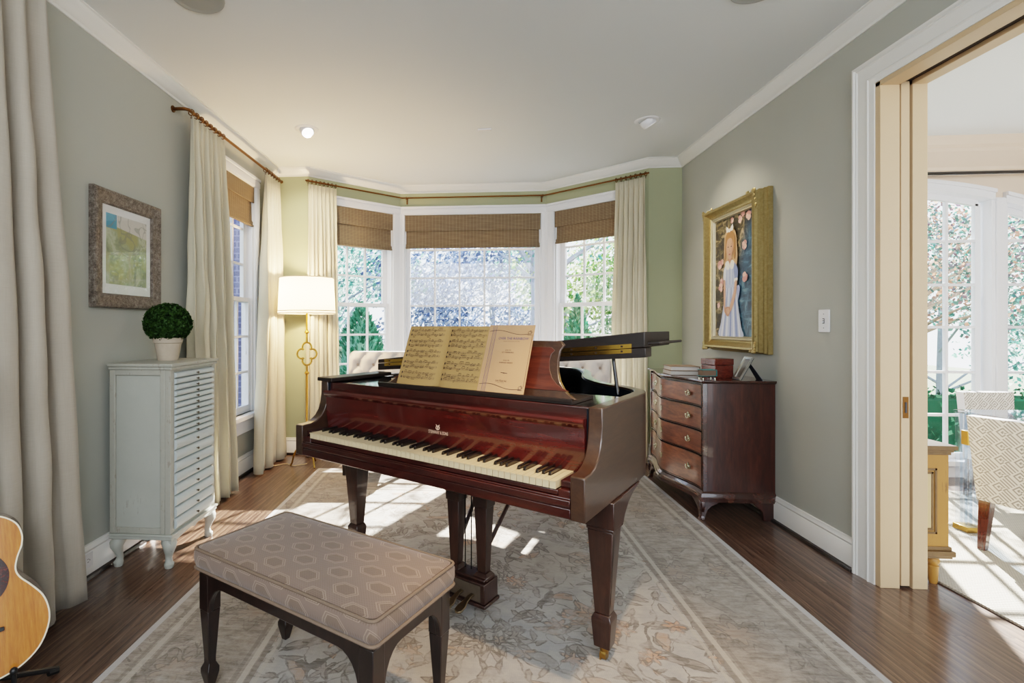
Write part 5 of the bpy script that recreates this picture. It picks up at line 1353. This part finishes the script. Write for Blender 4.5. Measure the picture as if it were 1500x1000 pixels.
# narrow antique sideboard against the dining side of the wall; local x out from the wall, y along it
sb = thing('painted_sideboard', 'mustard antique painted sideboard with pale top and turned feet past the doorway', 'sideboard', (2.145, 2.62, 0)); sb.scale.z = 1.04
b = MB(); b.box(.0, .132, 0, 1.35, .165, .598); b.build('sideboard_body', M['yellow'], sb, bevel=.003)
b = MB(); b.box(0, .155, -.022, 1.37, .622, .640); b.box(0, .145, -.012, 1.36, .610, .622); b.box(0, .138, -.006, 1.355, .597, .610); b.box(0, .150, -.018, 1.366, .640, .6425, 1); b.build('sideboard_top', [M['umber'], M['pale_top']], sb, bevel=.003)
b = MB(); b.box(0, .140, -.008, 1.36, .160, .178); b.box(0, .150, -.018, 1.37, .135, .160); b.box(0, .142, -.010, 1.36, .124, .135); b.build('plinth_moulding', M['umber'], sb, bevel=.004)
# panel with a beaded frame on the near end, and doors along the front
def panel(mb, y, x0, x1, z0, z1):
    for e, mi in ((0, 1), (.016, 0)):
        mb.box(x0 + e, x1 - e, y - .004 - e * .05, y, z0 + e, z0 + e + .010, 1); mb.box(x0 + e, x1 - e, y - .004, y, z1 - e - .010, z1 - e, 1); mb.box(x1 - e - .010, x1 - e, y - .004, y, z0 + e, z1 - e, 1); mb.box(x0 + e, x0 + e + .010, y - .004, y, z0 + e, z1 - e, 1)
b = MB(); panel(b, 0, -.05 + .052, .078, .235, .535); b.box(.02, .060, -.002, 0, .262, .508, 0); b.build('end_panel', [M['yellow_pale'], M['umber']], sb, bevel=.001)
for y0_ in (.06, .70):
    d = MB(); d.box(.131, .140, y0_, y0_ + .58, .20, .57); do = d.build('door', M['yellow_pale'], sb, bevel=.003); kn = MB(); kn.sphere((.150, y0_ + (.53 if y0_ < .5 else .05), .39), .010, 10, 7); kn.build('knob', M['brass'], do)
for yy in (-.0, 1.33):
    l = MB(); l.lathe([(0, .0), (.014, .0), (.017, .012), (.0195, .065), (.022, .082), (.016, .086), (.023, .094), (.025, .108), (.021, .116), (.026, .124), (0, .124)], 20, (.083, yy + .025, .0), mi=0); l.build('foot', M['yellow'], sb)
def parsons(label, x, y, rz, w, top, dip):
    t = thing('dining_chair', label, 'dining chair', (x, y, .012), rz, None)
    # local: back faces -y, seat extends +y
    def bk_pt(a, v, s_): 
        u = (a * 2 - 1); ww = w * (.90 + .10 * v); zt_ = top - dip * math.cos(u * PI / 2) ** 1 if dip else top
        z = .27 + (zt_ - .27) * v; yy = -.035 * v + (.028 if s_ else -.028) - .016 * (1 - u * u) * (0 if s_ else 1)
        return (u * ww, yy, z)
    b = MB(); b.grid(lambda a, v: bk_pt(a, v, 0), 16, 12); b.grid(lambda a, v: bk_pt(a, v, 1), 16, 12)
    e = [(0, j / 12) for j in range(13)] + [(i / 16, 1) for i in range(1, 16)] + [(1, j / 12) for j in range(12, -1, -1)] + [(i / 16, 0) for i in range(15, 0, -1)]
    b.loft([[bk_pt(a, v, 0), bk_pt(a, v, 1)] for a, v in e], closed=False, cap=False, loop=True, mi=1)
    b.build('backrest', [M['greek'], M['greek_edge']], t, smooth=50)
    b = MB(); b.loft([[(x_, y_ + .24, z) for x_, y_ in rrect(w * .92 + e_, .235 + e_, .03)] for z, e_ in ((.27, 0), (.40, .004), (.435, -.004), (.445, -.03))]); b.build('seat', M['greek'], t, smooth=50)
    for sx in (-1, 1):
        for yy in (.012, .43):
            l = MB(); l.frustum((sx * (w * .9 - .02), yy - (.03 if yy < .1 else 0), 0), (.016, .016), (sx * (w * .9 - .026), yy, .285), (.026, .026)); l.build('leg', M['cherry'], t, bevel=.002)
    return t
parsons('nearer greek-key dining chair with its back to the doorway, dark wooden legs showing', 2.905, 2.84, R(-67.6), .262, .727, .0)
parsons('farther greek-key dining chair, only its back showing above the nearer one', 3.73, 3.98, R(183), .175, .745, .0)
tbl = thing('dining_table', 'clear acrylic dining table leg with modelled brass reflection and brass foot behind the chair', 'table', (2.985, 3.31, .012), 0)
def pedestal(x, y):
    b = MB()
    for i in range(3):
        for j in range(3): b.box(x + i * .028 - .040, x + i * .028 - .016, y + j * .028 - .04, y + j * .028 - .016, .03, .70)
    p = b.build('acrylic_leg', M['acrylic'], tbl, bevel=.003)
    b = MB(); b.box(x - .048, x + .048, y - .048, y + .048, 0, .032); b.build('brass_foot', M['brass'], p, bevel=.003)
    b = MB(); b.box(x - .042, x - .012, y - .044, y + .0, .515, .60); b.build('brass_reflection', M['brass'], p, bevel=.003)  # small block stands in for a brass reflection inside the acrylic
pedestal(0, 0); pedestal(1.15, -.36)
b = MB(); b.box(-.045, 1.25, -.44, .045, .70, .716); b.build('table_top', M['acrylic'], tbl, bevel=.003)
dr_ = MB(); dr_.tube([(2.2, DY - .14, 2.445), (6.2, DY - .14, 2.445)], .014, 8); tag(dr_.build('curtain_rod', M['ebony']), 'dark straight rod across the arched dining room windows', 'curtain rod')
# ================================================================ garden outside the windows
FOL = {  # blue shade and whitish highlights are put into these leaf colours
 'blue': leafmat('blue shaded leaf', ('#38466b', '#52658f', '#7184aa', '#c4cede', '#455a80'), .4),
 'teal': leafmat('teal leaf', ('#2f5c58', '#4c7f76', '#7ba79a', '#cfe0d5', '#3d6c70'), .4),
 'green': leafmat('fresh leaf', ('#34602f', '#5f8746', '#93a96c', '#d6ddbb', '#4a7a58'), .4),
 'dark': leafmat('conifer leaf', ('#245c46', '#357559', '#51957a', '#86b99d'), .25),
 'maple': leafmat('maple leaf', ('#3f5f58', '#5f8376', '#5d5262', '#b58a70', '#d8cbbd'), .4),
 'hedge': leafmat('hedge leaf', ('#103a2a', '#1c513c', '#33704f', '#6a9f7c'), .25)}
def leaves(mb, pts, n, size, rnd):
    for i in range(n):
        c, r = rnd.choice(pts); 
        while True:
            d = Vector((rnd.uniform(-1, 1), rnd.uniform(-1, 1), rnd.uniform(-1, 1)))
            if d.length < 1: break
        p = Vector(c) + Vector((d.x * r[0], d.y * r[1], d.z * r[2])); t = Vector((rnd.gauss(0, 1), rnd.gauss(0, 1), rnd.gauss(0, 1))).normalized(); u = t.orthogonal().normalized(); v = t.cross(u); s = size * rnd.uniform(.6, 1.4)
        mb.add([p - u * s, p + v * s * .55, p + u * s, p - v * s * .55], [(0, 1, 2, 3)])
def tree(name, label, x, y, h, spread, col, n, size, trunk=.06, seed=1, low=.25, bark='bark', branches=8, tall=1.0):
    rd = random.Random(seed); t = thing(name, label, 'tree', (x, y, -.45)); b = MB()
    b.tube([(0, 0, 0), (.05, 0, h * .4), (-.03, .04, h * .72)], [trunk, trunk * .75, trunk * .35], 9); cl = []
    for i in range(branches):
        a = rd.uniform(0, 6.28); z0 = h * rd.uniform(low, .6); L = spread * rd.uniform(.5, 1); e = (L * math.cos(a), L * math.sin(a), z0 + h * rd.uniform(.12, .36))
        b.tube([(0, 0, z0), (e[0] * .5, e[1] * .5, (z0 + e[2]) / 2 + .05), e], [trunk * .45, trunk * .3, trunk * .12], 6); cl.append((e, (spread * .45, spread * .45, h * .13)))
    b.build('trunk', M[bark], t)
    for i in range(7): cl.append(((rd.uniform(-.5, .5) * spread, rd.uniform(-.5, .5) * spread, h * rd.uniform(low + .1, .95)), (spread * .5, spread * .5, h * .16)))
    f_ = MB(); leaves(f_, cl, n, size, rd); f_.build('foliage', FOL[col], t, smooth=0); return t
def conifer(label, x, y, h, r, n, seed, col='dark'):
    rd = random.Random(seed); t = thing('conifer_shrub', label, 'shrub', (x, y, -.45)); b = MB(); b.tube([(0, 0, 0), (0, 0, h * .9)], [.04, .01], 7); b.build('trunk', M['bark_tan'], t)
    f_ = MB()
    for i in range(n):
        z = h * (rd.random() ** 1.3); k_ = r * (1 - (z / h) ** 2.2) * rd.uniform(.8, 1.05); a = rd.uniform(0, 6.28); p = Vector((k_ * math.cos(a), k_ * math.sin(a), z + .03)); u = Vector((math.cos(a), math.sin(a), 1.2)).normalized(); v = u.cross(Vector((rd.gauss(0, 1), rd.gauss(0, 1), rd.gauss(0, 1)))).normalized(); s = .045 * rd.uniform(.6, 1.4)
        f_.add([p - u * s, p + v * s * .4, p + u * s, p - v * s * .4], [(0, 1, 2, 3)])
    f_.lathe([(r * .82, .02), (r * .78, h * .3), (r * .58, h * .6), (.02, h * .90)], 12); f_.build('foliage', FOL[col], t, smooth=0); return t
conifer('broad domed green shrub outside the bay window beside the lamp', -1.66, 7.9, 2.02, .60, 4200, 1)
conifer('lower rounded green shrub outside, left of the domed shrub', -2.62, 8.9, 1.62, .50, 3200, 2)
conifer('slim dark conical evergreen outside the right-hand bay window', 1.72, 8.2, 2.15, .34, 2600, 3)
tree('garden_tree', 'blue-shadowed leafy tree outside behind the sheet music, first from the bay post', -.75, 9.3, 4.0, 1.2, 'blue', 5200, .045, seed=4, low=.1)
tree('garden_tree', 'pale teal airy tree outside over the domed shrub', -2.75, 10.2, 4.6, 1.7, 'teal', 5600, .055, seed=5, low=.15)
tree('garden_tree', 'pale blue-green tree outside in the centre of the middle bay window', .60, 13.0, 4.8, 1.5, 'blue', 5200, .055, seed=6, low=.15)
tree('garden_tree', 'tall tree outside with a thick straight blue-grey trunk', 1.20, 9.4, 5.2, 1.5, 'teal', 1700, .05, trunk=.14, seed=7, low=.45)
tree('garden_tree', 'bright green tree outside the right-hand bay window', 3.6, 11.4, 4.6, 1.6, 'green', 5200, .055, seed=8, low=.12)
tree('garden_tree', 'small light green tree outside between the middle and right-hand bay windows', 1.85, 10.0, 3.7, 1.0, 'green', 3400, .05, seed=9, low=.15)
tree('garden_tree', 'far hazy blue tree outside filling the lower middle window', -.3, 17.5, 5.2, 2.3, 'blue', 5200, .07, seed=10, low=.08)
tree('garden_tree', 'far teal tree outside behind the left bay window', -4.4, 17.0, 5.6, 2.2, 'teal', 4200, .07, seed=12, low=.08)
tree('maple_tree', 'spreading multi-stemmed maple outside the arched dining windows', 6.2, 7.9, 3.9, 1.8, 'maple', 12000, .032, trunk=.07, seed=14, low=.35, bark='bark_tan', branches=26)
tree('garden_tree', 'blue-green leafy tree outside the dining windows behind the maple', 9.8, 11.5, 5.8, 2.2, 'teal', 9000, .05, seed=15, low=.04)
tree('garden_tree', 'green leafy tree outside behind the maple, toward the sideboard', 6.6, 13.8, 6.2, 2.2, 'green', 9000, .055, seed=16, low=.04)
def shrub(label, x, y, h, r, col, n, seed):
    rd = random.Random(seed); t = thing('garden_shrub', label, 'shrub', (x, y, -.45)); b = MB(); b.tube([(0, 0, 0), (0, 0, h * .5)], .03, 6); b.build('stem', M['bark_tan'], t)
    f_ = MB(); leaves(f_, [((rd.uniform(-.5, .5) * r, rd.uniform(-.4, .4) * r, h * rd.uniform(.3, .75)), (r * .6, r * .5, h * .28)) for _ in range(9)], n, .05, rd); f_.build('foliage', FOL[col], t, smooth=0)
shrub('low teal shrub outside the left bay window, behind the domed shrubs', -3.1, 11.6, 2.0, 1.2, 'teal', 2600, 31)
shrub('low blue-grey shrub outside at the foot of the middle bay window', .35, 9.4, 1.7, .8, 'blue', 2200, 32)
shrub('low light green shrub outside the right-hand bay window', 2.75, 9.3, 1.9, .8, 'green', 2400, 33)
shrub('tangled green shrub outside the dining windows, between hedge and trees', 6.6, 9.8, 2.3, 1.3, 'green', 3000, 34)
hg = thing('boxwood_hedge', 'dense low green hedge outside under the arched dining windows', 'hedge', (5.2, 5.9, -.45))
f_ = MB(); rd = random.Random(21); leaves(f_, [((q * .3, 0, .55), (.28, .33, .50)) for q in range(-6, 7)], 9500, .032, rd); f_.box(-1.95, 1.95, -.24, .24, 0, .92); f_.build('foliage', FOL['hedge'], hg, smooth=0); 
b = MB(); [b.tube([(q * .6, 0, 0), (q * .6, 0, .4)], .02, 6) for q in range(-3, 4)]; b.build('stem', M['bark_tan'], hg)

# ================================================================ light, sky, camera
w = bpy.data.worlds.new('sky'); bpy.context.scene.world = w; w.use_nodes = True; nt = w.node_tree; bg = nt.nodes['Background']
tcw = nt.nodes.new('ShaderNodeTexCoord'); sp = nt.nodes.new('ShaderNodeSeparateXYZ'); rp_ = nt.nodes.new('ShaderNodeValToRGB'); nt.links.new(tcw.outputs['Generated'], sp.inputs[0]); nt.links.new(sp.outputs[2], rp_.inputs[0])
e = rp_.color_ramp.elements; e[0].position = 0; e[0].color = (.90, .95, 1, 1); e[1].position = .7; e[1].color = (.62, .78, 1, 1)
nt.links.new(rp_.outputs[0], bg.inputs[0]); bg.inputs[1].default_value = WORLD
def lamp_(name, typ, loc, energy, col=(1, 1, 1), **kw):
    d = bpy.data.lights.new(name, typ); d.energy = energy; d.color = col
    for a, v in kw.items(): setattr(d, a, v)
    o = bpy.data.objects.new(name, d); C.objects.link(o); o.location = loc; return o
az, el = R(64), math.atan(.63)
sd = Vector((math.cos(el) * math.cos(az), math.cos(el) * math.sin(az), math.sin(el)))
s = lamp_('sun', 'SUN', (8, 20, 15), SUN, (1, .95, .87), angle=R(.6)); s.rotation_euler = sd.to_track_quat('Z', 'Y').to_euler()
lamp_('lamp_bulb_light', 'POINT', (-1.42, 4.44, 1.50), 78, (1, .64, .34), shadow_soft_size=.05)
def spot(name, x, y, target, en, col=(1, .86, .66), size=70):
    o = lamp_(name, 'SPOT', (x, y, 2.69), en, col, spot_size=R(size), spot_blend=.7, shadow_soft_size=.04); o.rotation_euler = (o.location - Vector(target)).to_track_quat('Z', 'Y').to_euler(); return o
spot('downlight_corner', -1.22, 3.85, (-1.5, 4.8, 1.9), 80); spot('downlight_portrait', 1.33, 3.88, (1.86, 3.85, 1.25), 22, size=95)
spot('downlight_rug', .45, 1.2, (.30, 1.85, 0), 130, (1, .66, .38), 40)
lamp_('rear_fill_light', 'AREA', (-.1, -1.3, 2.5), REAR, (.92, .96, 1), shape='RECTANGLE', size=3.2, size_y=1.6).rotation_euler = (R(75), 0, 0)  # unseen fill lamp added behind the camera to brighten the room
lamp_('dining_point_light', 'POINT', (4.2, 2.4, 2.2), 30, (1, .93, .85), shadow_soft_size=.3)  # unseen point light in the dining room; no chandelier is built
cam = bpy.data.cameras.new('camera'); co = bpy.data.objects.new('camera', cam); C.objects.link(co); bpy.context.scene.camera = co
co.location = (0, 0, 1.23); co.rotation_euler = (PI / 2, 0, math.atan(60 / 750))
cam.sensor_width = 36; cam.lens = 18; cam.shift_x = 125 / 1500; cam.shift_y = -22 / 1500; cam.clip_start = .05
sc = bpy.context.scene
sc.view_settings.view_transform = VT; sc.view_settings.look = LOOK; sc.view_settings.exposure = EXPO
sc.cycles.max_bounces = 10; sc.cycles.diffuse_bounces = 5; sc.cycles.glossy_bounces = 4; sc.cycles.transparent_max_bounces = 24; sc.cycles.sample_clamp_indirect = 6
sc.cycles.caustics_reflective = False; sc.cycles.caustics_refractive = False
# repeats of one kind share a group
GR = {'linen_curtain': 'linen curtains in the music room', 'woven_blind': 'woven bamboo blinds on the windows', 'garden_tree': 'trees in the garden outside', 'conifer_shrub': 'clipped evergreens in the garden', 'garden_shrub': 'low shrubs in the garden', 'tufted_chair': 'tufted chairs in the bay', 'dining_chair': 'dining chairs beyond the doorway', 'recessed_light': 'recessed lights in the ceiling', 'ceiling_speaker': 'speakers in the ceiling', 'wide_book': 'wide books stacked on the chest'}
for o in bpy.data.objects:
    g = GR.get(o.name.split('.')[0])
    if g and o.parent is None: o['group'] = g
